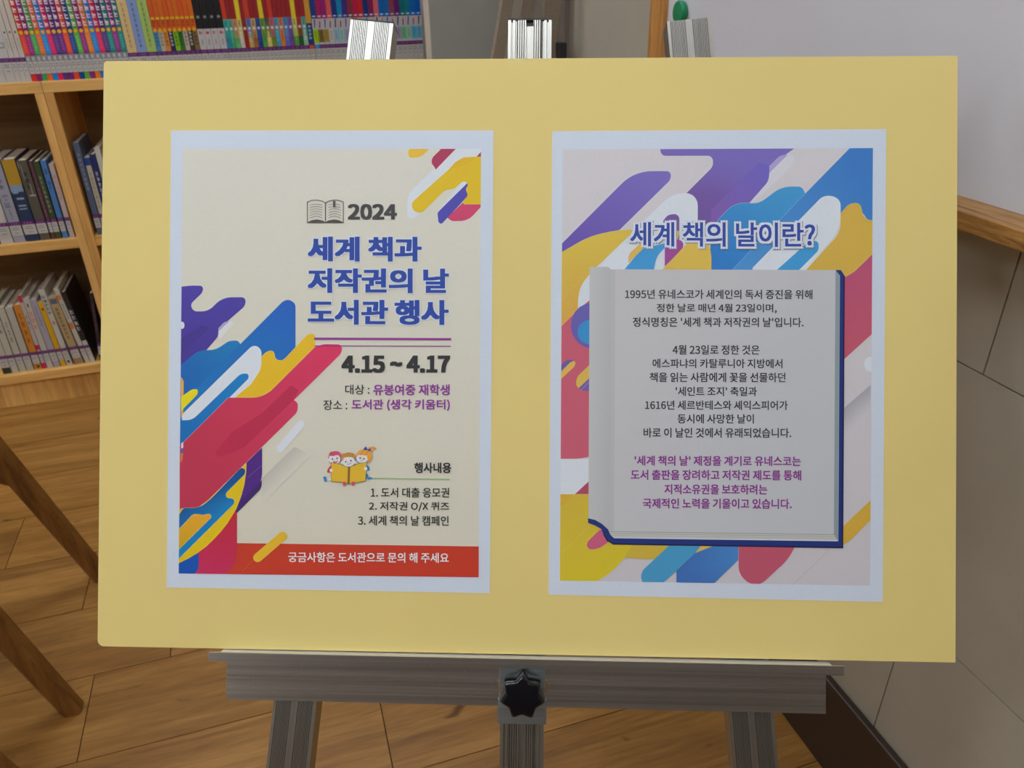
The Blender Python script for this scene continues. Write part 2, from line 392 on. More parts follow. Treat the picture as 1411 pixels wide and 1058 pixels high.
def title(z0, z1, c, n=5, wid=0.55, seed=0):
    """blocky strokes of an unreadable spine title running down the spine"""
    r = random.Random(seed); out = []; s = (z1 - z0) / n
    for i in range(n):
        a = z0 + i * s + s * .12; hh = s * .76; x0 = .5 - wid / 2; x1 = .5 + wid / 2
        out.append((a, a + hh, c, x0, x0 + wid * .28))
        out.append((a + hh * r.uniform(.3, .6), a + hh * .75, c, x0, x1))
        out.append((a + r.uniform(0, .15) * hh, a + hh * .25, c, x0 + wid * .2, x1))
    return out
YT = 2.292; ZT = 0.8722
def xs(px, z=0.925): # x of the picture column px on the spines' plane
    y = 83 - px * 0.0475; return on_y(px, y, YT).x
K1 = 1.08
def CB(r, g, b): return C(r, g, b, K1)
cream, whitec = CB(190, 186, 180), CB(186, 182, 182)
# white volumes at the far left
x_prev = []
book(xs(-14), xs(0.6) - xs(-14), 0.235, 0.16, YT, ZT, whitec, [], 'wide white volume cut off by the left picture edge, top of the bookcase')
book(xs(0.6), xs(13.8) - xs(0.6), 0.24, 0.16, YT, ZT, whitec,
     [(0.078, 0.0795, (.05, .05, .05), .25, .8), (0.088, 0.0895, (.05, .05, .05), .25, .8), (0.078, .0895, (.05, .05, .05), .22, .27), (0.078, .0895, (.05, .05, .05), .78, .83), (0.008, .014, CB(200, 50, 40), .35, .65)],
     'wide white volume with a small ring mark, leftmost complete book on the bookcase top')
tw = [('gold', CB(190, 150, 80)), ('orange', CB(220, 90, 40)), ('yellow', CB(220, 200, 20))]
for i, (n_, c) in enumerate(tw):
    a, b = 13.8 + i * 7.3, 13.8 + (i + 1) * 7.3
    book(xs(a), xs(b) - xs(a), 0.232, 0.16, YT, ZT, cream, [(0, .018, c, 0, 1), (.11, .114, (.03, .03, .03), .35, .65), (.07, .2, c, .9, 1)] + title(.075, .1, (.3, .3, .3), 4, .2, i),
         f'thin white volume with a {n_} foot, {ordinal(i)} of three beside the wide white one')
ser = [('red', 206, 50, 40), ('magenta purple', 140, 30, 110), ('green', 60, 150, 80), ('orange', 215, 100, 40), ('blue', 0, 125, 200), ('crimson', 205, 15, 90), ('dark violet', 80, 45, 120),
       ('purple', 105, 30, 115), ('red orange', 215, 65, 40), ('navy', 10, 60, 130), ('bright green', 80, 160, 60), ('plum', 135, 30, 115), ('amber', 215, 115, 30), ('sky blue', 0, 120, 200),
       ('rose red', 205, 25, 80), ('indigo', 75, 50, 120), ('teal', 0, 125, 115), ('mauve purple', 130, 40, 120), ('sea green', 0, 125, 120)]
p0, p1 = 35.9, 176.6
for i, (n_, r_, g_, b_) in enumerate(ser):
    a, b = p0 + (p1 - p0) * i / 19, p0 + (p1 - p0) * (i + 1) / 19
    c = CB(r_, g_, b_); lite = CB(225, 205, 215)
    pr = [(0.062, 0.106, tuple(min(.9, v * 1.25 + .03) for v in c), .0, 1.0)] + title(.068, .10, tuple(min(.9, v * 2 + .1) for v in c), 5, .35, i)
    pr += title(.118, .2, lite, 5, .62, i + 50) + [('disc', .110, .0046, CB(225, 175, 50))]
    book(xs(a), xs(b) - xs(a), 0.228, 0.15, YT, ZT, c, pr, f'{n_} comic with yellow number disc, {ordinal(i)} from the left in the rainbow comic run',
         'rainbow comic series on the bookcase top', tagc='grey')
for i, (n_, r_, g_, b_) in enumerate([('peach', 212, 182, 130), ('pale blue', 130, 152, 198), ('pale green', 160, 188, 100)]):
    a, b = 176.8 + i * 13.4, 176.8 + (i + 1) * 13.4
    book(xs(a), xs(b) - xs(a), 0.245, 0.17, YT, ZT, CB(r_, g_, b_), title(.065, .17, CB(r_ - 60, g_ - 60, b_ - 50), 9, .16, i), f'thick {n_} volume between the rainbow comics and the orange-topped ones')
low = [('blue', 70, 140, 185), ('cream and brown', 190, 180, 160), ('orange and yellow', 220, 140, 50), ('navy', 15, 30, 90), ('lime green', 130, 185, 20), ('leaf green', 50, 120, 40),
       ('beige', 190, 175, 160), ('dark brown', 60, 50, 40), ('olive', 130, 105, 60)]
for i, (n_, r_, g_, b_) in enumerate(low):
    a, b = 217.2 + i * 6.62, 217.2 + (i + 1) * 6.62
    c = CB(r_, g_, b_); o_ = CB(205 + i, 85 + (i % 3) * 8, 30)
    pr = [(.104, .228, o_, 0, 1)] + title(.112, .13, CB(150, 40, 20), 3, .5, i) + title(.066, .10, tuple(v * .35 for v in c) if i != 3 and i != 7 else cream, 4, .45, i) + [(.128, .134, CB(225, 170, 40), .1, .9), ('disc', .104, .0046, CB(228, 160, 30))]
    book(xs(a), xs(b) - xs(a), 0.228, 0.16, YT, ZT, c, pr, f'orange-topped comic with {n_} lower spine beside the pastel volumes', 'orange-topped comics on the bookcase top')
for i in range(4):
    a, b = 276.9 + i * 9.3, 276.9 + (i + 1) * 9.3
    book(xs(a), xs(b) - xs(a), 0.23, 0.16, YT, ZT, whitec, [(.104, .23, (.012, .012, .014), 0, 1), (.128, .134, (.3, .3, .3), .3, .7)] + title(.090, .100, CB(190, 50, 50), 1, .5, i) + title(.066, .08, (.25, .25, .26), 3, .25, i),
         f'black and white volume, {ordinal(i)} from the left of the black-topped four', 'black and white volumes on the bookcase top')
cs = [('teal', (70, 175, 160), (40, 140, 170)), ('aqua green', (80, 180, 150), (60, 150, 110)), ('salmon', (225, 130, 90), (100, 180, 110)), ('yellow', (215, 200, 90), (200, 190, 175)), ('dark red', (160, 40, 40), (160, 20, 25)),
      ('tan blue', (60, 120, 190), (190, 160, 90)), ('pale orange', (210, 170, 100), (170, 100, 60)), ('royal blue', (40, 80, 160), (10, 60, 140)), ('yellow green', (120, 160, 60), (80, 160, 60)), ('forest and cream', (60, 90, 50), (215, 195, 110)),
      ('rose and olive', (205, 90, 120), (120, 140, 40)), ('cyan', (90, 160, 190), (60, 150, 180)), ('orange', (215, 130, 70), (220, 125, 50)), ('light blue', (70, 150, 200), (90, 100, 190)), ('violet', (130, 100, 170), (110, 70, 150)),
      ('lemon', (225, 215, 90), (80, 150, 50)), ('scarlet and green', (190, 50, 50), (30, 90, 50)), ('mint', (80, 170, 150), (150, 190, 160))]
for i, (n_, t_, l_) in enumerate(cs):
    a, b = 314.3 + i * 6.2, 314.3 + (i + 1) * 6.2
    tcol = CB(150, 35, 40) if i % 5 else CB(200, 60, 40)
    if i in (3, 8, 15): tcol = CB(225, 200, 40)
    mid = tuple((a_ + b_) / 2 for a_, b_ in zip(CB(*t_), CB(*l_)))
    pr = [(.078, .124, (mid, CB(*t_)), 0, 1), (.124, .22, tcol, 0, 1)] + title(.106, .121, (.05, .06, .12), 3, .4, i) + title(.068, .094, tuple(min(.9, v * (1.9 if i % 2 else .4) + .05) for v in CB(*l_)), 4, .35, i) + [('disc', .101, .0034, CB(205, 205, 205))]
    book(xs(a), xs(b) - xs(a), 0.226, 0.15, YT, ZT, CB(*l_), pr, f'{n_} illustrated comic with red top, {ordinal(i)} right of the black-topped four', 'illustrated comics on the bookcase top')
book(xs(426), xs(433.5) - xs(426), 0.228, 0.15, YT, ZT, CB(30, 50, 110), [(.108, .2, CB(205, 150, 50), 0, 1)] + title(.068, .105, CB(150, 180, 200), 4, .5, 3), 'navy comic with orange top before the white series', tagc='red')
tops = [(15, 60, 130), (160, 20, 90), (150, 20, 110), (215, 90, 80), (20, 50, 130), (0, 130, 180), (60, 40, 130), (130, 50, 60), (190, 20, 70), (205, 30, 40), (15, 50, 120), (130, 30, 90), (215, 100, 110), (0, 100, 180), (20, 100, 170),
        (140, 60, 80), (90, 30, 110), (0, 110, 120), (0, 120, 140), (0, 100, 190), (0, 90, 180)]
lows = [('lime', 160, 200, 0), ('brown', 125, 105, 50), ('khaki', 165, 140, 60), ('cream', 195, 190, 180), ('pale blue', 150, 185, 205), ('aqua', 150, 200, 190), ('lavender', 170, 165, 190), ('cream', 195, 190, 180), ('pink', 200, 150, 160), ('pale blue', 150, 180, 200),
        ('cream', 190, 190, 185), ('pale green', 150, 195, 160), ('lavender', 165, 160, 190), ('peach', 210, 170, 140), ('cream', 195, 190, 180), ('cream', 195, 188, 175), ('lilac', 160, 150, 190), ('green', 120, 190, 140), ('pale green', 150, 195, 170), ('cyan', 90, 175, 205), ('sky blue', 100, 170, 205)]
for i in range(21):
    a, b = 433.8 + i * 7.08, 433.8 + (i + 1) * 7.08
    n_, r_, g_, b_ = lows[i]
    r = random.Random(i); fc = [(.05, .06, .12), (.35, .04, .06), (.06, .12, .3), (.3, .08, .2)][i % 4]
    pr = [(.061, .092, CB(r_, g_, b_), 0, 1), (.118, .22, CB(*tops[i]), 0, 1), (.122, .125, CB(200, 210, 230), .2, .8), (.102, .112, fc, .36, .62), (.095, .103, tuple(v * .7 + .04 for v in fc), .3 + r.uniform(-.05, .05), .55), (.111, .116, CB(215, 165, 140) if i % 2 else fc, .4, .68)]
    pr += title(.066, .088, tuple(v * .6 for v in CB(r_, g_, b_)), 5, .4, i)
    book(xs(a), xs(b) - xs(a), 0.222, 0.15, YT, ZT, CB(190, 186, 190), pr, f'white comic with {n_} foot panel, {ordinal(i)} right of the navy comic', 'white comic series on the bookcase top', tagc='blue' if i == 0 else 'purple')

# middle shelf, left bookcase
Z2 = 0.4762; Y2 = 2.296
def sh(x0, x1, h, z, yf, c, pr, label, lean=0, d=0.155, group=None, tagc='purple'): return book(x0, x1 - x0, h, d, yf, z, c, pr, label, group, lean, tagc)
sh(-0.745, -0.712, .225, Z2, Y2, CB(180, 176, 172), [], 'white hardback at the left picture edge, middle shelf')
sh(-0.709, -0.679, .222, Z2, Y2, CB(184, 180, 176), [(.03, .04, CB(170, 30, 40), .6, .85)], 'tall white book left of the grey-lavender one, middle shelf')
b518 = sh(-0.677, -0.650, .215, Z2, Y2, CB(150, 150, 165), title(.14, .20, (.08, .08, .1), 4, .3, 5) + title(.062, .09, (.2, .2, .22), 4, .15, 6), 'grey-lavender book with the number 5·18 on its spine, middle shelf')
sh(-0.647, -0.616, .215, Z2, Y2, CB(36, 52, 84), [(.150, .215, CB(176, 138, 44), 0, 1), (.132, .150, CB(130, 150, 175), 0, .95), (.128, .136, CB(130, 150, 175), .1, .5), (.112, .117, CB(150, 160, 175), .25, .8), (.094, .098, CB(150, 160, 175), .2, .8), (.086, .089, CB(150, 160, 175), .2, .8)], 'thick book with gold top and navy lower spine, middle shelf')
sh(-0.614, -0.590, .210, Z2, Y2, CB(84, 82, 74), [(.19, .205, CB(170, 170, 165), .05, .1), (.16, .2, CB(150, 150, 146), .28, .34)] + title(.135, .185, (.03, .03, .03), 3, .3, 8) + [(.12, .15, CB(170, 170, 165), .62, .68), (.118, .122, CB(170, 170, 165), .3, .9)], 'dark grey hardback with white scratchy lines, middle shelf')
sh(-0.587, -0.578, .207, Z2, Y2, CB(88, 62, 66), title(.06, .14, CB(150, 90, 120), 7, .5, 2), 'thin maroon book right of the dark grey hardback')
sh(-0.577, -0.563, .205, Z2, Y2, CB(62, 74, 46), title(.07, .17, CB(150, 160, 140), 8, .3, 3), 'dark green book between the maroon and the blue, middle shelf')
sh(-0.560, -0.547, .206, Z2, Y2, CB(70, 120, 178), [(.17, .185, (.05, .1, .25), .3, .7)] + title(.13, .155, (.04, .08, .2), 2, .4, 2), 'bright blue book near the right end of the middle shelf')
sh(-0.543, -0.531, .196, Z2, Y2, CB(186, 168, 166), title(.10, .17, CB(170, 120, 120), 5, .2, 1), 'pinkish white book against the divider, middle shelf')
# middle shelf, right bookcase, glimpsed left of the board
sh(-0.474, -0.459, .244, Z2, Y2, CB(84, 96, 122), title(.12, .22, CB(150, 160, 180), 8, .3, 4), 'tall slate blue book just right of the bookcase divider')
sh(-0.457, -0.444, .205, Z2, Y2, CB(182, 176, 160), [(.185, .205, CB(40, 66, 140), 0, 1)] + title(.07, .17, CB(150, 130, 100), 8, .3, 4), 'cream book with blue head right of the slate blue one')
sh(-0.442, -0.429, .212, Z2, Y2, CB(34, 46, 100), title(.07, .17, CB(190, 190, 200), 7, .4, 9), 'navy book with white title beside the yellow board edge')
sh(-0.427, -0.413, .228, Z2, Y2, CB(190, 188, 180), [], 'white book half hidden by the yellow board edge, middle shelf')
# bottom shelf, left bookcase
Z3 = 0.1028; Y3 = 2.30
sh(-0.815, -0.793, .200, Z3, Y3, CB(176, 172, 160), [(.0, .02, (.03, .04, .03), 0, 1)], 'white book with dark foot at the left picture edge, bottom shelf')
sh(-0.792, -0.775, .205, Z3, Y3, CB(180, 176, 160), [(.185, .2, (.04, .05, .04), .1, .6)] + title(.12, .17, (.1, .1, .1), 3, .35, 5), 'white book with round black mark near its top, bottom shelf')
sh(-0.773, -0.756, .198, Z3, Y3, CB(178, 174, 158), title(.09, .16, (.15, .15, .15), 3, .2, 7), 'cream white book, third along the bottom shelf')
sh(-0.754, -0.736, .196, Z3, Y3, CB(174, 170, 158), [], 'plain cream book left of the orange one, bottom shelf')
sh(-0.733, -0.715, .200, Z3, Y3, CB(196, 126, 44), title(.08, .18, CB(160, 90, 30), 4, .4, 8) + [(.006, .014, (.1, .06, .02), .3, .8)], 'orange book in the middle of the bottom shelf')
sh(-0.713, -0.703, .226, Z3, Y3, CB(178, 170, 164), [(.205, .226, CB(190, 50, 80), 0, 1), (.06, .075, CB(190, 20, 90), 0, 1), (0, .018, CB(190, 20, 90), 0, 1)] + title(.12, .17, (.15, .15, .2), 3, .4, 2), 'thin white book with magenta head and foot, bottom shelf', -.010)
sh(-0.701, -0.686, .216, Z3, Y3, CB(182, 176, 166), title(.12, .18, CB(200, 130, 110), 3, .6, 3) + [(.19, .2, (.05, .05, .05), .35, .6)], 'white book with salmon lettering, bottom shelf', -.018)
sh(-0.684, -0.667, .210, Z3, Y3, CB(160, 154, 168), title(.13, .19, CB(120, 100, 140), 6, .2, 4), 'pale lavender book, bottom shelf', -.027)
sh(-0.665, -0.652, .200, Z3, Y3, CB(206, 158, 30), [(.175, .182, (.1, .07, .02), .3, .7)], 'mustard yellow book, bottom shelf', -.036)
sh(-0.650, -0.635, .235, Z3, Y3, CB(186, 182, 172), title(.16, .22, (.12, .12, .12), 5, .55, 5) + [(.13, .14, CB(200, 110, 90), .3, .7), (.008, .016, (.03, .03, .03), .3, .7)], 'tall white book leaning beside the mustard one, bottom shelf', -.045)
sh(-0.628, -0.606, .212, Z3, Y3, CB(172, 150, 112), [(.0, .05, CB(170, 110, 80), 0, .2), (.0, .05, (.1, .1, .16), .3, .4), (.0, .05, CB(190, 100, 70), .5, .6), (.0, .05, (.1, .1, .16), .7, .8), (.19, .205, (.12, .13, .18), .1, .9)] + title(.08, .18, CB(110, 90, 60), 8, .3, 5), 'leaning book with beige and striped patterned spine, bottom shelf', -.075)
sh(-0.601, -0.5885, .236, Z3, Y3, CB(182, 178, 168), [(.2, .215, CB(210, 120, 60), 0, .8), (.11, .13, CB(200, 120, 70), 0, .8)] + title(.14, .19, (.2, .2, .2), 5, .3, 1), 'leaning white book with orange patches, bottom shelf', -.095)
bk = sh(-0.587, -0.574, .222, Z3, Y3, (.018, .018, .02), [(.0, .07, CB(184, 180, 176), 0, 1)] + title(.10, .17, CB(180, 180, 180), 4, .6, 2), 'black leaning book, last of the leaning row on the bottom shelf', -.10)
sh(-0.5625, -0.5535, .210, Z3 + .0013, Y3, CB(50, 36, 48), title(.09, .18, CB(110, 80, 100), 6, .4, 2), 'thin dark purple book leaning on the divider, bottom shelf', .115, d=0.12)

# ------------------------------------------------------------------ chairs (left picture edge)
def leg_pts(top, bot, s0, s1):
    vs = []
    for p, s in ((bot, s1), (top, s0)):
        b = s * .32
        vs += [(p[0] + x, p[1] + y, p[2]) for x, y in ((-s + b, -s), (s - b, -s), (s, -s + b), (s, s - b), (s - b, s), (-s + b, s), (-s, s - b), (-s, -s + b))]
    return vs, [tuple(range(8)), tuple(range(8, 16))] + [(i, (i + 1) % 8, 8 + (i + 1) % 8, 8 + i) for i in range(8)]
def chair(y0, label):
    t = empty('chair', (-0.70, y0, 0), label, 'chair', None)
    X = 0.70 - 0.457                                 # feet of the right-hand legs, relative to the chair centre
    for sx in (1, -1):
        for sy in (-1, 1):
            MB().add(*leg_pts((sx * (X - .123), sy * .155, 0.43), (sx * (X - .006), sy * .17, 0.0), .0185, .0150)).build('leg', M['chair'], t)
    MB().box((-.15, -.18, .43), (.135, .20, .45)).build('seat', M['chair_x'], t, bevel=0.004)
    for sy in (-1, 1):                              # curved rails between a pair of legs
        zb = 0.305; pts = [(-.12, .43), (.12, .43), (.20, .33 - .06)]
        out = [(-.135, .43), (.135, .43), (.168, .28)]
        for k in range(7):
            a = k / 6 * math.pi / 2; out.append((.165 - .05 * math.sin(a), .262 + .045 * (1 - math.cos(a))))
        out += [(-.115 - .05 * math.cos(k / 6 * math.pi / 2) + 0.0, .307 - .045 * (1 - math.sin(k / 6 * math.pi / 2))) for k in range(6, -1, -1)] + [(-.168, .28)]
        MB().prism(out, sy * .163 - .009, sy * .163 + .009, lambda a, b, w_: (a, w_, b)).build('rail', M['chair_x'], t)
    for sx in (-1, 1):
        MB().box((sx * .125 - .009, -.14, .37), (sx * .125 + .009, .14, .43)).build('rail', M['chair'], t)
    for sy in (-1, 1):
        MB().box((-.15, sy * .17 - .012, .45), (-.126, sy * .17 + .012, .80)).build('back_post', M['chair'], t, bevel=0.003)
    MB().box((-.148, -.155, .62), (-.13, .155, .79)).build('backrest', M['chair_x'], t, bevel=0.003)
    return t
chair(1.25, 'brown wooden chair whose two splayed legs stand left of the yellow board')
chair(0.715, 'brown wooden chair showing only a leg tip in the lower left corner')

# ------------------------------------------------------------------ the display board and its plane
BU = Vector((0.94321334, -0.33208852, -0.00811242)); BV = Vector((0.16663689, 0.45188133, 0.8763763)); BN = Vector((-0.28736865, -0.82796164, 0.48155869))
BO = CAM + Vector((0.19387086, 0.60438058, -0.31411479)); BR = Matrix((BU, BV, BN)).transposed()
def B(px, py, off=0.0):
    """board coordinates (u right, v up, off towards the viewer) of a measured point"""
    d = ray(px, py); o = BO + BN * off; t = (o - CAM).dot(BN) / d.dot(BN); q = CAM + d * t - BO
    return (q.dot(BU), q.dot(BV), off)
bd = empty('display_board', BO, 'large pale yellow foam board carrying two posters, resting on the easel', 'board', rot=BR)
def rounded(pts, seg=7):
    """closed outline from corners (x, y, radius)"""
    out = []; n = len(pts)
    for i in range(n):
        x, y = pts[i][0], pts[i][1]; r = pts[i][2] if len(pts[i]) > 2 else 0
        if r <= 0: out.append((x, y)); continue
        a = Vector(pts[i - 1][:2]) - Vector((x, y)); b = Vector(pts[(i + 1) % n][:2]) - Vector((x, y))
        la, lb = a.length, b.length
        if la < 1e-6 or lb < 1e-6: out.append((x, y)); continue
        a /= la; b /= lb; ang = a.angle(b)
        if ang > 3.1: out.append((x, y)); continue
        d = min(r * max(1, 1 / math.tan(ang / 2)) if ang > .05 else la, la * .49, lb * .49)
        P, Q = Vector((x, y)) + a * d, Vector((x, y)) + b * d; X = Vector((x, y))
        th_ = math.pi - ang; k = 4 / 3 * math.tan(th_ / 4) / max(1e-6, math.tan(th_ / 2)) if th_ < 3 else .2
        for s in range(seg + 1):
            t = s / seg; c1 = P + (X - P) * k; c2 = Q + (X - Q) * k
            p = P * (1 - t) ** 3 + c1 * 3 * t * (1 - t) ** 2 + c2 * 3 * t * t * (1 - t) + Q * t ** 3
            out.append((p.x, p.y))
    return out
hw, hh = 0.3935, 0.274
cr = rounded([(-hw, hh, .003), (hw, hh, .0015), (hw + .0004, -hh, .0008), (-hw, -hh, .006)])
MB().prism(cr, -0.0056, -0.0004).build('foam_core', M['foam'], bd)
MB().prism(cr, -0.0004, 0.0).build('facing_sheet', M['board'], bd)

# ------------------------------------------------------------------ printed posters
def clip(poly, quad):
    n = len(quad)
    for i in range(n):
        ax, ay = quad[i]; bx_, by = quad[(i + 1) % n]
        def side(p): return (bx_ - ax) * (p[1] - ay) - (by - ay) * (p[0] - ax)
        out = []
        for j in range(len(poly)):
            p, q = poly[j - 1], poly[j]; sp, sq = side(p), side(q)
            if (sp >= 0) != (sq >= 0):
                t = sp / (sp - sq); out.append((p[0] + (q[0] - p[0]) * t, p[1] + (q[1] - p[1]) * t))
            if sq >= 0: out.append(q)
        poly = out
        if not poly: return []
    return poly
STEP = 0.00001
class Print:
    """flat print on a sheet; outlines are given as they measure on the sheet and laid down in layers"""
    def __init__(s, quad, parent): s.quad, s.parent, s.n, s.base = quad, parent, 0, 0.0004; s.mb = MB()
    def off(s): s.n += 1; return s.base + s.n * STEP
    def poly(s, pts, c, grad=None, seg=5, clipped=True, edge=None, hold=False):
        out = rounded(pts, 7)
        if clipped: out = clip(out, s.quad)
        if len(out) < 3: return
        if edge: s.line(out, edge[1], edge[0], close=True)
        o = s.base + s.n * STEP if hold else s.off()
        cc = []
        if grad:
            (c0, (x0, y0)), (c1, (x1, y1)) = (c, grad[1]), (grad[0], grad[2]); dx, dy = x1 - x0, y1 - y0; L2 = dx * dx + dy * dy
            for x, y in out:
                t = ((x - x0) * dx + (y - y0) * dy) / L2; t = max(0, min(1, t)); cc.append(tuple(a * (1 - t) + b * t for a, b in zip(c0, c1)))
        else: cc = [c] * len(out)
        tr = tessellate_polygon([[Vector((x, -y, 0)) for x, y in out]])
        s.mb.add([B(x, y, o) for x, y in out], [tuple(t) for t in tr], cc)
    def line(s, pts, c, wd, close=False):
        o = s.off(); n = len(pts)
        for i in range(n if close else n - 1):
            a, b = Vector(pts[i]), Vector(pts[(i + 1) % n]); d = b - a
            if d.length < 1e-4: continue
            d.normalize(); q = Vector((-d.y, d.x)) * wd / 2; e = d * wd * .3
            s.mb.add([B(*(a - e + q), o), B(*(b + e + q), o), B(*(b + e - q), o), B(*(a - e - q), o)], [(0, 1, 2, 3)], [c] * 4)
    def capsule(s, x0, y0, x1, y1, r, c, **k):
        a = math.atan2(y1 - y0, x1 - x0); pts = [(x1 + r * math.cos(a + t * math.pi / 8 - math.pi / 2), y1 + r * math.sin(a + t * math.pi / 8 - math.pi / 2)) for t in range(9)]
        pts += [(x0 + r * math.cos(a + t * math.pi / 8 + math.pi / 2), y0 + r * math.sin(a + t * math.pi / 8 + math.pi / 2)) for t in range(9)]
        s.poly(pts, c, **k)
    def ell(s, x, y, rx, ry, c, **k): s.poly([(x + rx * math.cos(t * math.pi / 10), y + ry * math.sin(t * math.pi / 10)) for t in range(20)], c, **k)
    def flush(s, name, label=None, kind='stuff'):
        o = s.mb.build(name, M['ink'], s.parent, kind=kind, label=label, recalc=False); s.mb = MB(); return o
def bundled(name):
    """a typeface that ships with Blender itself; the built-in one if it is missing"""
    try: return bpy.data.fonts.load(bpy.utils.system_resource('DATAFILES', path='fonts') + '/' + name)
    except Exception: return None
F_TEXT, F_NUM = bundled('Noto Sans CJK Regular.woff2'), bundled('Inter.woff2')
def glyphs(body, font=None):
    c = bpy.data.curves.new('lettering', 'FONT'); c.body = body; c.resolution_u = 3
    f = font or F_TEXT
    if f: c.font = f
    o = bpy.data.objects.new('lettering', c); col.objects.link(o)
    dg = bpy.context.evaluated_depsgraph_get(); dg.update()
    me = bpy.data.meshes.new_from_object(o.evaluated_get(dg))
    vs = [(v.co.x, v.co.y) for v in me.vertices]; fs = [tuple(p.vertices) for p in me.polygons]
    bpy.data.objects.remove(o); bpy.data.meshes.remove(me); bpy.data.curves.remove(c)
    return vs, fs
def text(P, body, xl, xr, yt, yb, c, bold=0.0, slope=0.0, halo=(), name='text_line', label=None, font=None, ky=.8):
    """lettering set to a measured width and height; bold and halo thicken every stroke"""
    vs, fs = glyphs(body, font)
    unit = (.75 if font else .35) if (font or F_TEXT) else 1.0; bold *= unit     # size of one em in this typeface
    x0, x1 = min(v[0] for v in vs) - bold, max(v[0] for v in vs) + bold; y0, y1 = min(v[1] for v in vs) - bold * ky, max(v[1] for v in vs) + bold * ky
    def put(ex, ey, o, dx=0, dy=0, cc=None):
        r = []
        for x, y in vs:
            X = xl + (x + ex - x0) / (x1 - x0) * (xr - xl); Y = yb - (y + ey - y0) / (y1 - y0) * (yb - yt) + slope * (X - xl)
            r.append(B(X + dx, Y + dy, o))
        P.mb.add(r, fs, [cc] * len(vs))
    sq = [(-1, -1), (0, -1), (1, -1), (1, 0), (1, 1), (0, 1), (-1, 1), (-1, 0), (0, 0)]
    for extra, hc, dx, dy in halo:
        o = P.off(); R = bold + extra * unit; n = 16 if extra > .05 else 8
        ds = [(sx * R * sc_, sy * R * sc_) for sx, sy in sq[:8] for sc_ in (1, .5)] if extra > .05 else [(sx * R, sy * (bold * ky + extra * unit)) for sx, sy in sq]
        for i, (ex, ey) in enumerate(ds): put(ex, ey, o + i * 1e-6, dx, dy, hc)
        P.n += 1
    o = P.off()
    for i, (sx, sy) in enumerate(sq if bold > 0 else [(0, 0)]): put(sx * bold, sy * bold * ky, o + i * 1e-6, cc=c)
    P.flush(name, label)

def sheet(tl, tr, br, bl, name, label):
    cen = B((tl[0] + br[0]) / 2, (tl[1] + br[1]) / 2)
    t = empty(name, BO, label, 'poster', rot=BR)
    q = [B(*p)[:2] for p in (tl, tr, br, bl)]
    m = MB(); N = 12; vs = []; fs = []
    for top in (1, 0):
        for i in range(N + 1):
            for j in range(N + 1):
                a, b = i / N, j / N
                u = (q[0][0] * (1 - a) + q[1][0] * a) * (1 - b) + (q[3][0] * (1 - a) + q[2][0] * a) * b
                v = (q[0][1] * (1 - a) + q[1][1] * a) * (1 - b) + (q[3][1] * (1 - a) + q[2][1] * a) * b
                vs.append((u, v, 0.00038 if top else 0.00008))
    W = N + 1
    for L in (0, 1):
        for i in range(N):
            for j in range(N): b0 = L * W * W; fs.append((b0 + i * W + j, b0 + (i + 1) * W + j, b0 + (i + 1) * W + j + 1, b0 + i * W + j + 1))
    for i in range(N):
        for (a, b) in ((i * W, (i + 1) * W), (i * W + N, (i + 1) * W + N), (i, i + 1), (N * W + i, N * W + i + 1)): fs.append((a, b, b + W * W, a + W * W))
    m.add(vs, fs, C(188, 198, 211)); m.build('paper', M['ink'], t)
    return t

# ---- left poster
pl = sheet((236, 180), (680, 180), (675, 817), (230, 809), 'event_poster', 'left paper poster announcing the 2024 library event, streaks in its corners')
QL = [(252, 205.5), (662.7, 205), (659.5, 795.3), (246.2, 790)]
P = Print(QL, pl)
bgL = C(198, 197, 186)
P.poly([(*p, 0) for p in QL], bgL, grad=(C(194, 190, 172), (450, 205), (330, 790)), clipped=False)
P.flush('printed_background', kind=None)
def tf(ox, oy, s): return lambda pts: [(ox + p[0] / s, oy + p[1] / s, (p[2] / s if len(p) > 2 else 0)) for p in pts]
A = tf(540, 170, 7.056); Bz = tf(240, 380, 5.288); Cz = tf(240, 560, 7.055); D = tf(220, 680, 6.414)
white = C(197, 204, 214); yel = C(206, 174, 16); pink = C(196, 48, 84); maroon = C(158, 42, 78); lightpink = C(220, 170, 180); pyel = C(225, 205, 120)
P.poly(A([(620, 243), (868, 243), (868, 420), (600, 420), (300, 850), (235, 930, 40), (150, 925, 60), (150, 690, 80)]), white)
P.poly(A([(640, 612), (690, 565, 15), (738, 568, 15), (738, 600), (460, 885), (445, 855)]), white)
P.poly(A([(185, 243), (365, 243), (285, 332, 60), (160, 334, 50), (158, 262, 35)]), C(212, 172, 48))
P.poly(A([(462, 243), (490, 243), (470, 264)]), C(220, 170, 60))
P.poly(A([(485, 243), (625, 243), (425, 450), (413, 420, 20), (385, 390, 40), (390, 335, 40)]), maroon)
P.poly(A([(870, 272), (870, 332), (815, 332)]), maroon)
P.poly(A([(870, 325), (690, 325, 150), (165, 795, 72), (265, 895, 72), (520, 642, 45), (600, 640, 45), (690, 560, 20), (738, 575, 20), (718, 640, 25), (740, 700, 20), (690, 755, 25), (700, 785, 15), (870, 785)]), yel, edge=(.5, pyel))
P.poly(A([(700, 328), (822, 334), (740, 395, 60), (600, 432), (560, 440), (610, 380, 20)]), C(206, 166, 18))
P.poly(A([(690, 770), (705, 787, 5), (862, 787), (862, 815), (740, 948, 90), (580, 950, 40), (538, 915, 10)]), C(190, 58, 98))
P.poly(A([(735, 578, 5), (738, 605, 10), (716, 640, 20), (742, 700, 25), (482, 980, 28), (452, 962, 22), (443, 870, 30), (462, 848, 20)]), C(68, 66, 160))
P.flush('corner_streaks')
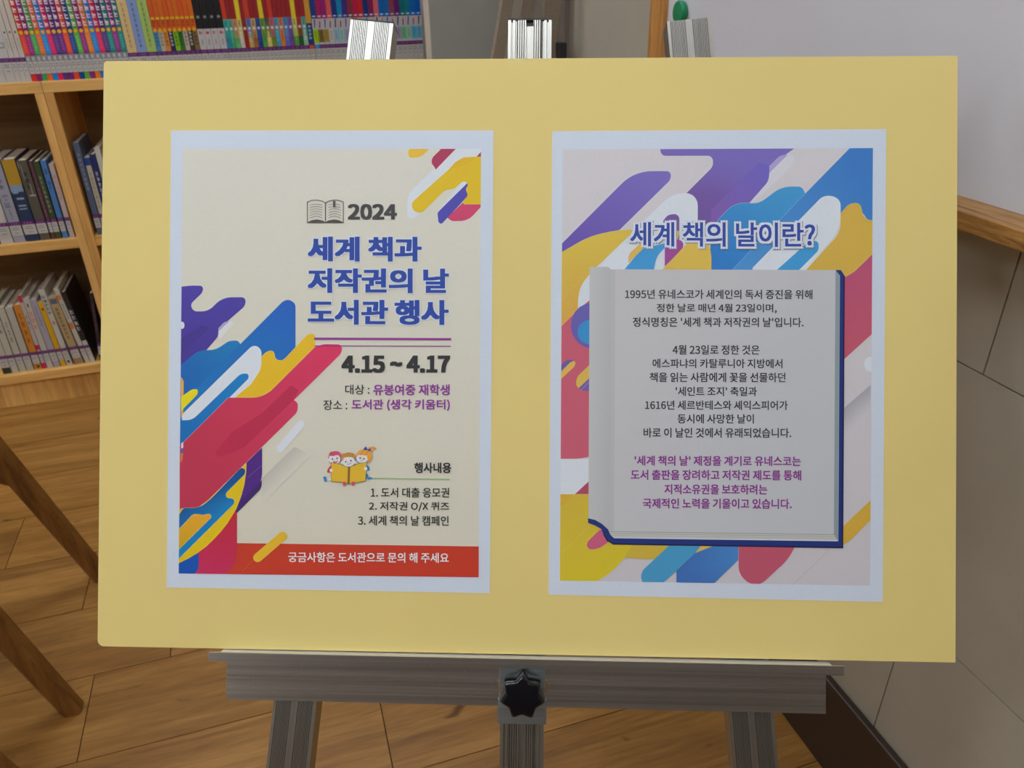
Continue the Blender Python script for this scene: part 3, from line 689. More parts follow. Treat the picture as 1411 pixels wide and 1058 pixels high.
# blob and streak artwork at the left
P.poly(Bz([(30, 75), (60, 78), (130, 70, 30), (212, 73, 34), (208, 120, 28), (116, 208, 36), (140, 259, 30), (250, 259, 75), (350, 156, 85), (522, 156, 50), (518, 218, 28), (322, 388, 10), (322, 440, 40), (245, 530), (60, 720), (30, 720)]),
       C(66, 55, 152), grad=(C(62, 40, 132), (280, 395), (262, 500)))
P.poly(Bz([(30, 600), (60, 570), (262, 375), (200, 360), (30, 470)]), C(58, 42, 130))
P.ell(251, 448.1, 3.2, 5.0, white)
P.poly(Bz([(322, 382), (365, 335, 20), (402, 330), (322, 405)]), C(160, 148, 188))
P.poly(Bz([(402, 330), (432, 335, 12), (428, 355), (330, 470, 20), (322, 440), (322, 405)]), C(200, 202, 204))
P.poly(Bz([(30, 670), (60, 640), (180, 540, 60), (300, 542, 50), (400, 472, 65), (465, 472, 24), (482, 497), (560, 700), (30, 1150)]), C(6, 112, 172), grad=(C(4, 84, 164), (320, 475), (262, 540)))
P.poly(Bz([(482, 497), (795, 183, 30), (835, 172, 40), (884, 200, 50), (884, 522), (800, 608, 30), (765, 622, 30), (735, 600, 30), (700, 700), (30, 1250), (30, 960)]), C(24, 88, 176), grad=(C(0, 106, 172), (400, 415), (330, 520)))
P.poly(Bz([(562, 514, 25), (600, 508, 30), (636, 540, 45), (636, 700), (600, 765), (440, 889), (57, 1240), (57, 1010)]), white)
P.poly(Bz([(485, 712, 32), (541, 712, 24), (543, 747, 16), (57, 1232), (40, 1232), (40, 1052), (130, 1052, 45)]), C(0, 116, 184), grad=(C(0, 98, 168), (335, 520), (255, 600)))
P.poly(Bz([(972, 425, 22), (1027, 420, 40), (1027, 517), (660, 889, 90), (440, 889), (560, 790), (636, 675, 90), (636, 590), (680, 548, 30), (725, 545, 25), (738, 615, 38), (797, 617, 18)]), C(214, 172, 20), edge=(.6, C(220, 205, 160)))
P.poly(Bz([(1028, 517), (1090, 497, 25), (1222, 500, 38), (1222, 560, 30), (872, 905), (900, 925, 30), (900, 990, 60), (230, 1650, 110), (200, 1692, 60), (85, 1690, 15), (57, 1745), (40, 1745), (40, 1240), (395, 888), (655, 888, 90)]), C(202, 46, 86), grad=(C(174, 42, 70), (440, 485), (330, 620)), edge=(.5, C(225, 170, 180)))
P.poly(Bz([(850, 798), (908, 832), (870, 905), (500, 1260, 60), (322, 1325, 50), (296, 1290, 40), (420, 1139), (640, 1000)]), C(172, 32, 68))
P.poly(Cz([(70, 355), (88, 343), (88, 400), (68, 415)]), white)
P.poly(Cz([(60, 412), (88, 400), (88, 452), (60, 452)]), C(80, 84, 150))
P.poly(Cz([(60, 455), (88, 455), (82, 520), (60, 550)]), C(190, 110, 50))
P.poly(Bz([(50, 735), (70, 765, 12), (66, 1000), (50, 1040)]), C(218, 160, 50))
P.poly(Bz([(50, 882), (132, 825, 30), (174, 825, 25), (172, 862, 22), (50, 985)]), C(222, 198, 8))
P.flush('streak_artwork')
P.poly(Cz([(850, 700), (1170, 390, 20), (1330, 470), (850, 950)]), C(174, 171, 163), grad=(C(197, 194, 180), (383, 638), (401, 656)))
P.capsule(*[240 + 1030 / 7.055, 560 + 408 / 7.055], *[240 + 1232 / 7.055, 560 + 172 / 7.055], 5.4, C(199, 203, 212))
P.poly(Cz([(855, 398), (855, 760, 130), (600, 1045), (560, 1058), (660, 850), (700, 548)]), C(70, 28, 118))
P.poly(Cz([(852, 715), (850, 795, 90), (600, 1045), (560, 1058), (640, 930)]), C(56, 28, 98))
P.line([(240 + 715 / 7.055, 560 + 690 / 7.055), (240 + 845 / 7.055, 560 + 575 / 7.055)], C(120, 90, 150), .5)
P.poly([(311, 748), (326, 748.2), (662, 752.8), (662, 798), (311, 795)], C(182, 52, 30))
P.poly(D([(600, 60), (683, 175), (683, 560, 60), (655, 640, 60), (585, 712), (200, 712), (200, 560), (560, 200)]), C(176, 30, 50), grad=(C(182, 36, 84), (320, 720), (290, 790)))
P.poly(D([(150, 612), (345, 525), (345, 660, 20), (312, 708), (150, 712)]), C(0, 74, 164))
P.poly([(339.4, 638.5), (339, 650), (336.5, 668), (332, 684), (325.5, 701), (313.5, 720.5), (304.5, 732), (294.8, 742.4), (284.5, 752.4), (273, 761), (260, 769), (246.2, 775.6), (240, 777), (240, 712), (250, 700.6), (272, 700), (287, 689)], C(206, 176, 4), edge=(.5, C(225, 190, 80)))
P.poly([(332.1, 644, 3), (338, 646.5, 3), (337.5, 653, 3), (310.5, 680, 4), (312, 686, 3), (322, 687, 5), (323.5, 693, 4), (246.4, 769.5), (240, 775), (240, 715), (246.5, 709.6), (253, 699.6, 4), (274, 700, 14), (290, 688, 10)], C(0, 66, 128), grad=(C(0, 122, 182), (282, 680), (298, 712)), edge=(.6, C(170, 190, 150)))
P.poly(D([(150, 340), (172, 315), (300, 178, 30), (380, 190, 18), (445, 178, 22), (458, 207, 15), (172, 490), (150, 500)]), C(216, 152, 30), grad=(C(188, 150, 4), (262, 712), (262, 752)), edge=(.6, C(225, 205, 150)))
# redraw the lower edge of the big pink streak over the lens
P.line([(349, 770 + 1), (334, 787)], C(200, 90, 44), .6)
P.capsule(220 + 866 / 6.414, 680 + 566 / 6.414, 220 + 1086 / 6.414, 680 + 376 / 6.414, 5.9, C(210, 168, 36), edge=(.5, C(225, 190, 90)))
P.flush('lower_artwork')
blue = C(34, 64, 150); hl = C(196, 204, 222)
text(P, '2024', 479.3, 546.9, 281, 302.7, C(58, 58, 60), .042)
H1 = [(.03, hl, 0, 0)]
text(P, '세계 책과', 424, 581, 325.8, 360, blue, .044, .003, H1, 'title_line', ky=.62)
text(P, '저작권의 날', 424, 618.6, 369.5, 403.5, blue, .044, .003, H1, 'title_line', ky=.62)
text(P, '도서관 행사', 424, 618.2, 412.8, 447.2, blue, .044, .003, H1, 'title_line', ky=.62)
pu = C(132, 40, 132); dk = C(40, 41, 43); pt = C(128, 44, 138)
P.line([(433.8, 466.5), (620.8, 467.2)], pu, 2.9); P.line([(433.8, 476.4), (620.8, 477)], pu, 1.2); P.flush('double_rule')
text(P, '4.15 ~ 4.17', 470.5, 620.2, 489.8, 513.6, dk, .05)
text(P, '대상 :', 475.6, 509, 529.8, 543.4, dk, .006); text(P, '유봉여중 재학생', 514.2, 619.6, 529.4, 544.6, pt, .022)
text(P, '장소 :', 445.4, 478.4, 550.9, 564.8, dk, .004); text(P, '도서관 (생각 키움터)', 484.4, 619.8, 550.2, 565.8, pt, .022)
text(P, '행사내용', 570.8, 621.8, 637.2, 651.8, dk, .03)
P.line([(512.2, 658.8), (619.3, 660.3)], C(136, 168, 116), 1.4); P.flush('green_rule')
text(P, '1. 도서 대출 응모권', 510.9, 619, 671.6, 685.2, dk, .014, .003)
text(P, '2. 저작권 O/X 퀴즈', 508.4, 619, 691.2, 704.2, dk, .014, .003)
text(P, '3. 세계 책의 날 캠페인', 493.2, 618.2, 710.2, 723.8, dk, .014, .004)
text(P, '궁금사항은 도서관으로 문의 해 주세요', 397.2, 618.4, 760.4, 774.4, C(228, 208, 208), .018, .005)
# open book drawing beside the year
T = lambda x, y: (410 + x / 5.039, 260 + y / 5.039)
ik = C(72, 66, 62)
P.line([T(68, 92), T(68, 234)], ik, 1.0); P.line([T(317, 92), T(317, 234)], ik, 1.0); P.line([T(68, 234), T(317, 234)], ik, 1.2); P.line([T(193, 96), T(193, 222)], ik, 1.2)
for s in (1, -1):
    X = lambda q: 193 - s * q
    P.line([T(X(125), 92), T(X(95), 80), T(X(60), 78), T(X(25), 84), T(X(0), 98)], ik, .9)
    P.poly([(*T(X(125), 232), 0), (*T(X(95), 219), 0), (*T(X(60), 213), 0), (*T(X(25), 219), 0), (*T(X(0), 230), 0), (*T(X(0), 236), 0), (*T(X(125), 236), 0)][::s], ik)
    for k in range(6): P.line([T(X(107), 113 + k * 18), T(X(75), 106 + k * 17), T(X(50), 106 + k * 17), T(X(22), 112 + k * 18)], ik, .55)
P.poly([T(247, 82), T(261, 84), T(261, 133), T(254, 124), T(247, 133)], ik)
P.flush('open_book_drawing')
# three children reading: a small clip-art drawing
T = lambda x, y: (435 + x / 7.055, 600 + y / 7.055)
def tp(pts): return [(*T(p[0], p[1]), (p[2] / 7.055 if len(p) > 2 else 0)) for p in pts]
skin = C(206, 204, 206); ln = C(60, 50, 50); red = C(184, 52, 58); bl2 = C(36, 124, 182)
P.poly(tp([(70, 400, 10), (95, 395, 10), (112, 425, 10), (105, 450, 10), (85, 450, 15)]), bl2)
P.poly(tp([(108, 420), (150, 412), (150, 432), (112, 440)]), skin)
P.poly(tp([(145, 290), (118, 325, 10), (108, 360, 8), (145, 362), (155, 320)]), red)
P.poly(tp([(495, 285), (520, 300, 10), (528, 340, 8), (495, 338)]), bl2)
P.poly(tp([(490, 365), (512, 385, 10), (505, 410, 8), (490, 420)]), bl2); P.poly(tp([(500, 415), (520, 400, 8), (552, 408, 8), (550, 420, 6), (510, 428)]), bl2)
for cx_, cy_, rx, ry in ((182, 230, 62, 55), (318, 252, 70, 55), (452, 220, 62, 52)):
    P.ell(*T(cx_, cy_), rx / 7.055, ry / 7.055, ln); P.ell(*T(cx_, cy_), (rx - 4) / 7.055, (ry - 4) / 7.055, skin)
for x_, y_ in ((122, 238), (256, 262), (388, 262)): P.ell(*T(x_, y_), 1.3, 1.8, skin)
P.poly(tp([(118, 225), (135, 160, 20), (210, 148, 20), (250, 175, 15), (245, 215), (215, 185), (170, 200), (130, 195), (125, 230)]), C(196, 76, 100))
P.poly(tp([(247, 240, 10), (245, 190, 25), (320, 158, 30), (392, 185, 25), (390, 230, 8), (365, 212), (310, 208), (275, 215), (262, 245)]), C(186, 132, 56))
P.poly(tp([(388, 190, 10), (430, 135, 25), (500, 132, 20), (550, 180, 25), (545, 240, 20), (510, 270, 8), (500, 195, 10), (440, 190)]), C(216, 146, 48))
P.poly(tp([(515, 150), (510, 115, 10), (560, 105, 12), (592, 128), (560, 135), (545, 160)]), C(206, 140, 52))
P.poly(tp([(465, 125), (490, 105), (505, 135), (540, 125), (530, 155), (500, 140), (475, 145)]), C(20, 70, 150))
for k in (268, 290, 312, 335, 358): P.line([T(k, 168), T(k - 6, 208)], ln, .35)
for k in (160, 185, 215): P.line([T(k, 158), T(k - 12, 195)], ln, .35)
for k in (470, 520): P.line([T(k, 140), T(k - 40, 190)], ln, .35)
for x_, y_ in ((163, 228), (208, 222), (293, 255), (342, 245), (432, 218), (468, 226)): P.ell(*T(x_, y_), .9, 1.2, (.03, .03, .03))
for x_, y_ in ((187, 236), (318, 258), (450, 228)): P.line([T(x_ - 5, y_), T(x_ + 3, y_ + 3)], ln, .4)
P.poly(tp([(162, 248), (195, 255), (218, 240), (210, 262, 10), (180, 268, 10)]), C(190, 60, 70))
P.line([T(305, 275), T(320, 281), T(345, 268)], ln, .5); P.line([T(430, 240), T(442, 248), T(455, 244)], ln, .4)
by = C(204, 166, 40)
P.poly(tp([(150, 262), (230, 275, 20), (322, 310), (322, 470), (250, 450, 20), (150, 446)]), by)
P.poly(tp([(322, 310), (420, 270, 20), (498, 258), (482, 442), (400, 455, 20), (322, 470)]), by)
P.line([T(150, 262), T(230, 278), T(322, 310), T(420, 272), T(498, 258)], ln, .5); P.line([T(150, 262), T(150, 446), T(250, 452), T(322, 470), T(400, 456), T(482, 442), T(498, 258)], ln, .45)
P.poly(tp([(313, 308), (336, 308), (330, 470), (308, 470)]), C(120, 90, 40))
for x_ in (278, 362): P.poly(tp([(x_ - 18, 448, 8), (x_ + 18, 448, 8), (x_ + 12, 488, 12), (x_ - 10, 492, 12)]), C(190, 70, 80))
for x_, y_ in ((150, 338), (486, 322)): P.ell(*T(x_, y_), 2.3, 2.4, skin)
P.flush('reading_children_drawing')

# ---- right poster
pr_ = sheet((761, 181), (1221, 178), (1216, 829), (756, 819), 'explanation_poster', 'right paper poster explaining world book day inside a drawn open book')
QR = [(775.2, 206), (1202.8, 204), (1198.9, 806.8), (771.6, 799.6)]
P = Print(QR, pr_)
bgR = C(192, 189, 193)
P.poly([(*p, 0) for p in QR], bgR, grad=(C(184, 181, 186), (980, 205), (980, 800)), clipped=False)
P.flush('printed_background', kind=None)
P1 = tf(750, 170, 5.879); P2 = tf(990, 170, 5.879); P3 = tf(750, 300, 4.807); P6 = tf(750, 660, 5.879); P7 = tf(990, 660, 5.879); P5 = tf(750, 500, 5.88)
ed = (.6, C(206, 204, 214))
P.poly(P1([(120, 995), (143, 972), (728, 386, 150), (1025, 386, 45), (1025, 455, 30), (440, 1030), (120, 1130)]), C(112, 100, 176), grad=(C(94, 74, 160), (890, 240), (800, 335)), edge=ed)
P.poly(P1([(935, 190), (948, 263, 40), (1366, 262, 50), (1366, 350, 30), (1143, 573), (1143, 850), (1411, 850), (1661, 640), (1822, 470, 60), (1822, 345), (2045, 190)]), C(110, 98, 174), grad=(C(104, 74, 142), (1000, 220), (975, 290)), edge=ed)
P.poly(P2([(-60, 700), (330, 320), (412, 345), (412, 455, 60), (250, 645), (-60, 850)]), C(100, 92, 178), grad=(C(116, 84, 160), (1055, 235), (1000, 290)))
P.poly(P2([(412, 345), (500, 258, 35), (562, 253), (412, 402)]), C(158, 148, 192))
P.poly(P2([(562, 253), (618, 255, 50), (608, 335, 60), (290, 637), (255, 640), (412, 460, 40), (412, 402)]), C(193, 195, 201))
P.poly([(961.5, 374), (961.5, 266, 24), (927, 266, 16), (860, 330), (785, 402), (790, 434), (815, 434), (815, 374)], white)
P.poly([(990, 302.5), (1012, 279, 15), (1046, 280.5, 10), (1077, 257, 19), (1105, 257, 6), (1109.5, 266.8), (1130, 300), (1085, 374), (980.5, 375), (978, 340, 10)], C(58, 140, 192), grad=(C(34, 112, 184), (1070, 262), (1000, 372)), edge=(.6, C(175, 200, 215)))
P.poly([(1109.5, 266.8), (1172, 203), (1206, 203), (1206, 303), (1196, 304, 5), (1187, 290, 8), (1160, 296), (1037, 375), (1006, 375), (1060, 318)], C(52, 112, 182), grad=(C(66, 134, 194), (1180, 230), (1040, 350)), edge=(.5, C(170, 190, 210)))
P.poly([(1133, 270.6, 6), (1146, 269, 8), (1158.3, 276, 12), (1158.3, 316, 20), (1108, 375), (1037, 375), (1037, 369)], white)
P.poly([(1115, 332, 4), (1128, 332, 5), (1128, 345, 4), (1098, 375), (1067, 375)], C(56, 142, 198))
P.poly([(1158.3, 294.5), (1170, 281, 6), (1185, 279, 8), (1189, 297, 10), (1196, 303.8, 6), (1206, 303), (1206, 347), (1178, 374, 12), (1164, 383), (1150, 374), (1109, 374), (1158.3, 320, 20)], C(196, 162, 66), edge=(.5, C(215, 200, 150)))
P.poly([(1206, 346), (1206, 456), (1162.5, 495.5), (1158, 495), (1158, 383), (1166, 381), (1178, 374, 10)], C(172, 74, 108), grad=(C(178, 80, 98), (1180, 400), (1175, 470)), edge=(.5, C(215, 180, 180)))
P.ell(1200, 502, 9.5, 10.5, white)
P.poly([(1162, 563), (1199.6, 530.5), (1199.6, 562), (1162, 602)], C(152, 152, 160), grad=(C(186, 183, 188), (1176, 551), (1188, 566)))
P.poly(P7([(1235, 168), (1235, 330), (1060, 505, 30), (990, 545), (990, 400)]), C(196, 158, 56))
P.line([(1143, 757), (1093, 805)], C(166, 162, 158), .6)
# left side shapes
P.poly(P3([(100, 240), (118, 228), (300, 122, 300), (480, 84, 120), (585, 78, 8), (572, 108, 10), (310, 360), (240, 450, 90), (222, 540, 60), (222, 612), (190, 652), (100, 735)]), C(200, 174, 64), grad=(C(196, 152, 62), (800, 340), (785, 430)), edge=(.5, C(220, 200, 150)))
P.line([(775.5, 411), (804, 380)], C(205, 170, 100), .5)
P.poly([(765, 457), (774, 449), (795, 428), (814, 412), (814, 629), (797, 632, 8), (765, 632)], C(184, 84, 104), edge=(.5, C(215, 190, 200)))
P.ell(816, 448.5, 29.5, 31.5, C(94, 86, 162)); P.ell(812.5, 457.5, 16.8, 16.8, C(44, 132, 188))
P.poly([(765, 510), (781, 495.5, 6), (791, 496), (765, 522)], C(96, 82, 152))
P.poly([(765, 520), (787, 498, 4), (793.5, 497, 4), (792, 504.5, 3), (765, 530)], C(204, 168, 74))
P.poly([(814, 501), (795, 519, 8), (793.5, 530, 8), (798, 536), (814, 520)], C(200, 168, 74)); P.poly([(797, 535), (814, 519), (814, 538), (803, 538.5, 5)], C(106, 86, 154))
P.line([(800, 538), (811, 527)], C(180, 120, 180), .7)
P.poly([(760, 632.3), (814, 632.3), (814, 681), (760, 681)], white)
P.poly([(814, 660.5), (814, 681), (792, 681)], C(164, 66, 92))
P.poly(P6([(110, 123), (380, 123), (380, 340), (560, 500), (745, 535), (650, 640, 40), (545, 752, 90), (430, 826), (110, 830)]), C(192, 166, 52), grad=(C(196, 178, 36), (800, 690), (840, 790)), edge=(.5, C(215, 205, 150)))
P.poly(P6([(110, 123), (246, 123), (165, 210, 40), (110, 232)]), C(196, 158, 46))
P.line([(774.7, 762), (813, 724)], C(208, 176, 90), .5)
P.poly(P6([(720, 520), (1030, 520), (895, 648), (780, 647, 60), (650, 636)]), C(188, 162, 58))
P.poly(P6([(450, 410), (480, 410), (518, 512), (445, 562, 50), (372, 572, 35), (342, 548, 30), (350, 508, 20)]), C(184, 84, 114), edge=(.5, C(216, 160, 140)))
P.poly(P6([(1225, 530), (1400, 530), (1225, 600)]), C(202, 172, 80))
P.poly(P6([(1220, 600), (1360, 545), (1420, 520), (1575, 520), (1575, 652), (1370, 850), (1070, 850), (1070, 745)]), C(56, 100, 168), grad=(C(64, 124, 186), (960, 790), (1015, 760)))
P.poly(P6([(1030, 520), (1285, 520), (1225, 597), (1065, 748), (965, 840, 20), (795, 838, 15), (780, 785, 35), (800, 735, 20)]), C(64, 142, 184))
P.poly(P7([(163, 530), (630, 530), (560, 655, 80), (345, 852, 40), (250, 850, 70), (163, 765, 70)]), C(176, 78, 100), edge=(.5, C(215, 180, 190)))
P.poly([(914, 304), (920, 296, 7), (936, 294, 10), (936, 330), (914, 330)], C(108, 78, 148)); P.poly([(914, 318), (936.5, 318), (934, 330), (914, 330)], C(200, 172, 80))
P.poly([(916, 367), (916, 335), (930, 328, 8), (942, 333, 8), (941, 343, 6)], C(146, 66, 142))
P.poly([(858, 374), (884, 343), (925, 333), (905, 352, 10), (900.5, 374)], C(54, 140, 196)); P.poly([(866, 362), (866, 350, 8), (884, 334, 8), (895, 334)], C(206, 170, 80))
P.poly([(910, 374), (948, 334), (976, 334, 9), (980.3, 350, 8), (980.3, 374)], C(202, 172, 72))
P.flush('streak_artwork')
# the drawn open book
P.poly([(812.5, 368, 1), (839, 367.5, 3), (842.8, 373, 1), (843.5, 742), (837, 727, 8), (828, 719, 8), (810.8, 713.8)], C(166, 168, 170), grad=(C(176, 178, 178), (842, 500), (812, 500)))
P.poly([(842, 371), (1152, 372), (1149.5, 736.5), (841, 732)], C(178, 177, 178), grad=(C(176, 179, 184), (845, 372), (1140, 600)))
P.poly([(842, 371), (848, 371), (846, 732), (841, 732)], C(170, 170, 172))
P.poly([(1151.3, 372), (1157.2, 378.5), (1155, 746), (1149, 736.5)], C(128, 142, 144))
P.poly([(840.5, 731.6), (1149.4, 735.8), (1155, 746.5), (846, 742)], C(178, 180, 178))
for k in (0.4, 3.0, 5.6): P.line([(841 + k * .5, 732 + k), (1150 + k * .5, 736 + k)], C(140, 144, 140) if k < 5 else C(158, 160, 156), 1.0 if k < 1 else .7)
P.line([(846, 741.2), (1155, 745)], C(205, 205, 210), .9)
nv = [(810.2, 714), (820, 716.2), (829.5, 721.8), (837.8, 729.3), (841.2, 737), (846.1, 741.4), (1154.6, 745.7), (1156.8, 379), (1151.4, 372), (1158.6, 372), (1164.2, 380.5), (1161.9, 755.3), (845.4, 750.3), (836.3, 745.2), (831.8, 737), (828.7, 729), (820, 724), (810.2, 720.3)]
P.poly(nv, C(24, 44, 112))
P.line([(1163.2, 381), (1160.9, 754.4), (845.4, 749.4), (836.8, 744.4), (832.4, 736.6)], C(22, 22, 60), 1.8)
P.line([(1157, 379), (1154.9, 745.4)], C(150, 165, 185), .6)
P.flush('open_book_drawing')
H2 = [(.082, C(120, 124, 134), .9, 1.0), (.078, C(196, 202, 212), 0, 0)]
text(P, '세계 책의 날이란?', 868.5, 1123.2, 305.8, 339.4, C(40, 66, 150), .02, .004, H2, 'title_line')
dk = C(44, 45, 47); pt = C(126, 44, 130)
for body, a, b, t_, u_ in [("1995년 유네스코가 세계인의 독서 증진을 위해", 861.3, 1119.6, 398.7, 411.8), ("정한 날로 매년 4월 23일이며,", 904.9, 1070.3, 418.2, 431.4),
        ("정식명칭은 '세계 책과 저작권의 날'입니다.", 871.9, 1107.3, 437, 450.2), ("4월 23일로 정한 것은", 926.8, 1046.7, 475.2, 488.5), ("에스파냐의 카탈루니아 지방에서", 899.1, 1078.1, 494.2, 507),
        ("책을 읽는 사람에게 꽃을 선물하던", 895.3, 1082.4, 513, 526.3), ("'세인트 조지' 축일과", 931, 1043, 532.6, 545.5), ("1616년 세르반테스와 셰익스피어가", 888.9, 1085.6, 551.6, 564.5),
        ("동시에 사망한 날이", 933.6, 1038.8, 570.4, 583.4), ("바로 이 날인 것에서 유래되었습니다.", 886.8, 1090.3, 589.3, 602.8)]:
    text(P, body, a, b, t_, u_, dk, .017, .002)
for body, a, b, t_, u_ in [("'세계 책의 날' 제정을 계기로 유네스코는", 874.4, 1103.7, 627.6, 641.4), ("도서 출판을 장려하고 저작권 제도를 통해", 869.1, 1104.1, 646.9, 661), ("지적소유권을 보호하려는", 915.5, 1057.3, 666.9, 680.9), ("국제적인 노력을 기울이고 있습니다.", 885.7, 1090.9, 686.4, 700.4)]:
    text(P, body, a, b, t_, u_, pt, .024, .004)

# small spine number on the grey-lavender book
vs, fs = glyphs('5·18')
x0, x1 = min(v[0] for v in vs), max(v[0] for v in vs); y0, y1 = min(v[1] for v in vs), max(v[1] for v in vs)
MB().add([(0.006 + (v[1] - y0) / (y1 - y0) * 0.012, -0.0012, 0.128 - (v[0] - x0) / (x1 - x0) * 0.034) for v in vs], fs, [(.06, .06, .07)] * len(vs)).build('spine_number', INKB, b518, kind='stuff', recalc=False)

# ------------------------------------------------------------------ the easel in front
es = empty('easel', BO, 'aluminium display easel holding the yellow board, black star knob in front', 'easel', rot=BR)
def leg_profile(W, D_, ribs, depth=0.0011, flat=0.10, recess=None):
    """front face with fine ribs on both sides of a plain centre band"""
    pts = [(-W / 2, -D_), (-W / 2, 0), (-W / 2 + .06 * W, 0)]
    def rr(a, b, n):
        s = (b - a) / n; o = []
        for i in range(n): o += [(a + i * s, 0), (a + i * s + s * .22, -depth), (a + i * s + s * .44, 0)]
        return o
    if recess is None:
        pts += rr(-W / 2 + .07 * W, -flat * W / 2, ribs) + rr(flat * W / 2, W / 2 - .07 * W, ribs)
    else:
        pts += [(-.43 * W, 0), (-.43 * W, -.003), (-.40 * W, -.003), (-.39 * W, -.0005), (-.33 * W, -.0005), (-.32 * W, -.002), (-.30 * W, -.002)]
        pts += rr(-.29 * W, -.09 * W, ribs) + [(-.085 * W, 0), (-.085 * W, -recess), (.085 * W, -recess), (.085 * W, 0)] + rr(.09 * W, .29 * W, ribs)
        pts += [(.30 * W, -.002), (.32 * W, -.002), (.33 * W, -.0005), (.39 * W, -.0005), (.40 * W, -.003), (.43 * W, -.003), (.43 * W, 0)]
    pts += [(W / 2 - .06 * W, 0), (W / 2, 0), (W / 2, -D_)]
    return pts
def strut(top, bot, prof, off, ext, name, m, capm, cap=True, captr=0.0):
    """a leg running in the easel plane from top to beyond bot"""
    a = Vector(B(*top, off)); b = Vector(B(*bot, off)); d = (b - a).normalized(); b = b + d * ext
    s = Vector((-d.y, d.x, 0)); s = s if s.x > 0 else -s
    L = (b - a).length
    t = MB().prism(prof, 0, L, lambda p, q, w_: (p, -w_, q)).build(name, m, es)
    t.matrix_local = Matrix.Translation(a) @ Matrix((s, -d, (0, 0, 1))).transposed().to_4x4()
    if cap:
        W = prof[-1][0]; D_ = -prof[0][1]
        c = MB().box((-W, 0, -D_ - .001), (W + captr, .0022, -.0008)).build('end_cap', capm, t, bevel=0.0006)
    return t
OFF = -0.0062
for i, (tp_, bt_) in enumerate((((512.6, 29.5), (396.5, 1058)), ((949.3, 26.5), (1042, 1058)))):
    strut(tp_, bt_, leg_profile(0.0405, 0.022, 9, flat=.14), OFF, 0.40, 'leg', M['alu_top'], M['cap'], cap=(i == 0))
strut((730.2, 27.5), (718.6, 1058), leg_profile(0.0405, 0.020, 4, recess=.006), OFF, 0.02, 'mast', M['alu_top'], M['cap'])
# rear leg slopes from the mast head back to the floor
th = Vector((BO + BU * 0.02 + BV * 0.20 - BN * 0.042)); ft = Vector((0.47, 1.32, 0.0))
inv = (Matrix.Translation(BO) @ BR.to_4x4()).inverted()
a_, b_ = inv @ th, inv @ ft; d_ = (b_ - a_).normalized(); s_ = d_.cross(Vector((0, 1, 0))).normalized(); n_ = s_.cross(d_)
vs = []
for p in (a_, b_):
    for sx, sn in ((-1, -1), (1, -1), (1, 1), (-1, 1)): vs.append(tuple(p + s_ * .014 * sx + n_ * .009 * sn))
MB().add(vs, [(0, 1, 2, 3), (4, 5, 6, 7), (0, 1, 5, 4), (1, 2, 6, 5), (2, 3, 7, 6), (3, 0, 4, 7)]).build('rear_leg', M['alu_leg'], es)
# ledge, lip, crossbar
def sweep(pts_fn, pl_, pr2, name, m, bevel=0):
    """sweep a (v, off) outline from the left measured point to the right one; v is relative to the line joining them"""
    a, b = pl_, pr2; n = len(pts_fn)
    vs = [(a[0], a[1] + q[0], q[1]) for q in pts_fn] + [(b[0], b[1] + q[0], q[1]) for q in pts_fn]
    fs = [(i, (i + 1) % n, n + (i + 1) % n, n + i) for i in range(n)]
    tr = tessellate_polygon([[Vector((q[0], q[1], 0)) for q in pts_fn]]); fs += [tuple(t) for t in tr] + [tuple(n + i for i in t) for t in tr]
    return MB().add(vs, fs).build(name, m, es, bevel=bevel)
FO = 0.0085
la, lb = B(287.5, 898.2, FO), B(1164, 917.8, FO)
sweep([(0, FO - .0016), (0, FO), (-.0086, FO), (-.0086, FO - .0016)], la, lb, 'front_lip', M['alu'], .0003)
ia, ib = B(302, 898.5, FO), B(1148, 917.4, FO)
sweep([(-.0006, -.0045), (-.0006, FO - .0016), (-.0026, FO - .0016), (-.0026, -.0045)], ia, ib, 'ledge', M['alu_soft'])
CO = -0.0016
ca, cb = B(312.2, 909, CO), B(1138.2, 928, CO)
hgt = 0.0365
pts = [(0, CO - .0032), (0, CO)]
for z in (.010, .0135, .017, .0205, .024, .0275):
    pts += [(-z, CO), (-z - .0003, CO - .0005), (-z - .0010, CO - .0005), (-z - .0013, CO)]
pts += [(-hgt, CO), (-hgt, CO - .0032)]
sweep(pts, ca, cb, 'crossbar', M['alu'])
# bracket with star knob
k0, k1 = B(688, 912, CO + .0022), B(751, 998.5, CO + .0022)
uu0, uu1, vv0, vv1 = k0[0], k1[0], k0[1], k1[1]
MB().box((uu0, vv1, CO + .0004), (uu1, vv0, CO + .0022)).build('bracket', M['galv'], es, bevel=.0004)
for s in (0, 1):
    x_ = uu0 - .0012 if s == 0 else uu1
    MB().box((x_, vv1, CO - .012), (x_ + .0012, B(0 + 720, 966, 0)[1] if False else vv0 - .0345, CO + .0018)).build('bracket_flange', M['galv'], es)
    x_ = B(686.6 if s == 0 else 752.6, 946, CO + .001)
    MB().box((x_[0] - .0006, x_[1] - .0055, CO + .0001), (x_[0] + .0006, x_[1] + .0055, CO + .0012)).build('bracket_slot', M['brass'], es)
kc = B(719.6, 962.5, 0.024); R0 = 0.0213
kn = empty('star_knob', (kc[0], kc[1], 0)); kn.parent = es
def star(R, n=7, seg=8, ri=.76):
    out = []
    for i in range(n):
        for s in range(seg):
            t = s / seg; a = math.pi / 2 + (i + t) * 2 * math.pi / n
            r = R * (ri + (1 - ri) * abs(2 * t - 1) ** 1.7)
            if s == 0: r *= .975
            out.append((r * math.cos(a), r * math.sin(a)))
    return out
prf = [(0.0030, .80), (0.0050, .97), (0.0075, 1.0), (0.0200, .98), (0.0225, .93), (0.0238, .84), (0.0244, .6), (0.0246, .3)]
m = MB(); vs = []; fs = []; n = 56
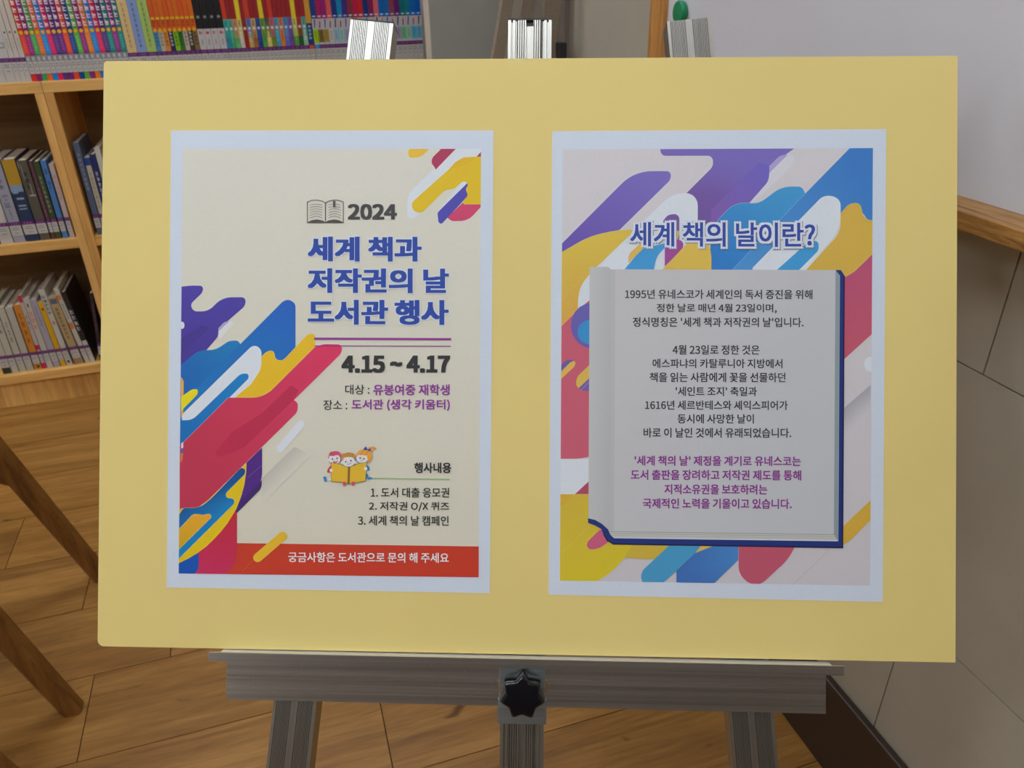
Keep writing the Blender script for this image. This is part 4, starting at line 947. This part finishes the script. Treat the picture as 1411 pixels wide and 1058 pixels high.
for zz, k in prf: vs += [(x * k, y * k, zz) for x, y in star(R0)]
for q in range(len(prf) - 1):
    for i in range(n): fs.append((q * n + i, q * n + (i + 1) % n, (q + 1) * n + (i + 1) % n, (q + 1) * n + i))
fs.append(tuple(range(n))[::-1]); fs.append(tuple((len(prf) - 1) * n + i for i in range(n)))
kb = m.add(vs, fs).build('knob', M['black'], es, label='glossy black seven-pointed star knob', smooth=True)
kb.location = (kc[0], kc[1], 0)
bpy.data.objects.remove(kn)
kb.data.set_sharp_from_angle(angle=0.55)
MB().prism([(0.006 * math.cos(a * math.pi / 8), 0.006 * math.sin(a * math.pi / 8)) for a in range(16)], 0.0004, 0.0031).build('knob_collar', M['galv'], es).location = (kc[0], kc[1], 0)

# ------------------------------------------------------------------ folded easel against the corner
YF2 = 1.70
fe = empty('folded_easel', (0.5, YF2, 0), 'folded dull aluminium easel leaning in the corner behind the board', 'easel')
def bar(pt, pb, w_, d_, y, zt, name, m):
    t = on_y(*pt, y); b = on_y(*pb, y); s = (t.x - b.x) / (t.z - b.z)
    xb_ = b.x - s * b.z; xt_ = b.x + s * (zt - b.z)
    vs = []
    for x_, z_ in ((xb_, 0.0), (xt_, zt)):
        vs += [(x_ - w_ / 2 - .5, y - YF2, z_), (x_ + w_ / 2 - .5, y - YF2, z_), (x_ + w_ / 2 - .5, y + d_ - YF2, z_), (x_ - w_ / 2 - .5, y + d_ - YF2, z_)]
    return MB().add(vs, [(0, 3, 2, 1), (4, 5, 6, 7), (0, 1, 5, 4), (1, 2, 6, 5), (2, 3, 7, 6), (3, 0, 4, 7)]).build(name, m, fe, bevel=.001)
M['alu_dark'] = metal('aluminium_shaded_side', C(92, 82, 68, 1.0), 0.5, 'Y', met=0.5)
bar((700.5, 0), (687, 79), 0.025, 0.020, YF2 - .02, 1.24, 'leg', M['alu_dull'])
bar((728, 0), (715, 79), 0.024, 0.016, YF2 + .02, 1.22, 'mast', M['alu_dull'])
bar((764, 0), (755, 79), 0.034, 0.022, YF2 + .03, 1.2, 'leg', M['alu_dull'])
bk_ = on_y(771.5, 69, YF2 + .01)
MB().box((bk_.x - .5 - .009, -.01, bk_.z - .016), (bk_.x - .5 + .009, .014, bk_.z + .016)).build('clamp', M['cap'], fe, bevel=.002)
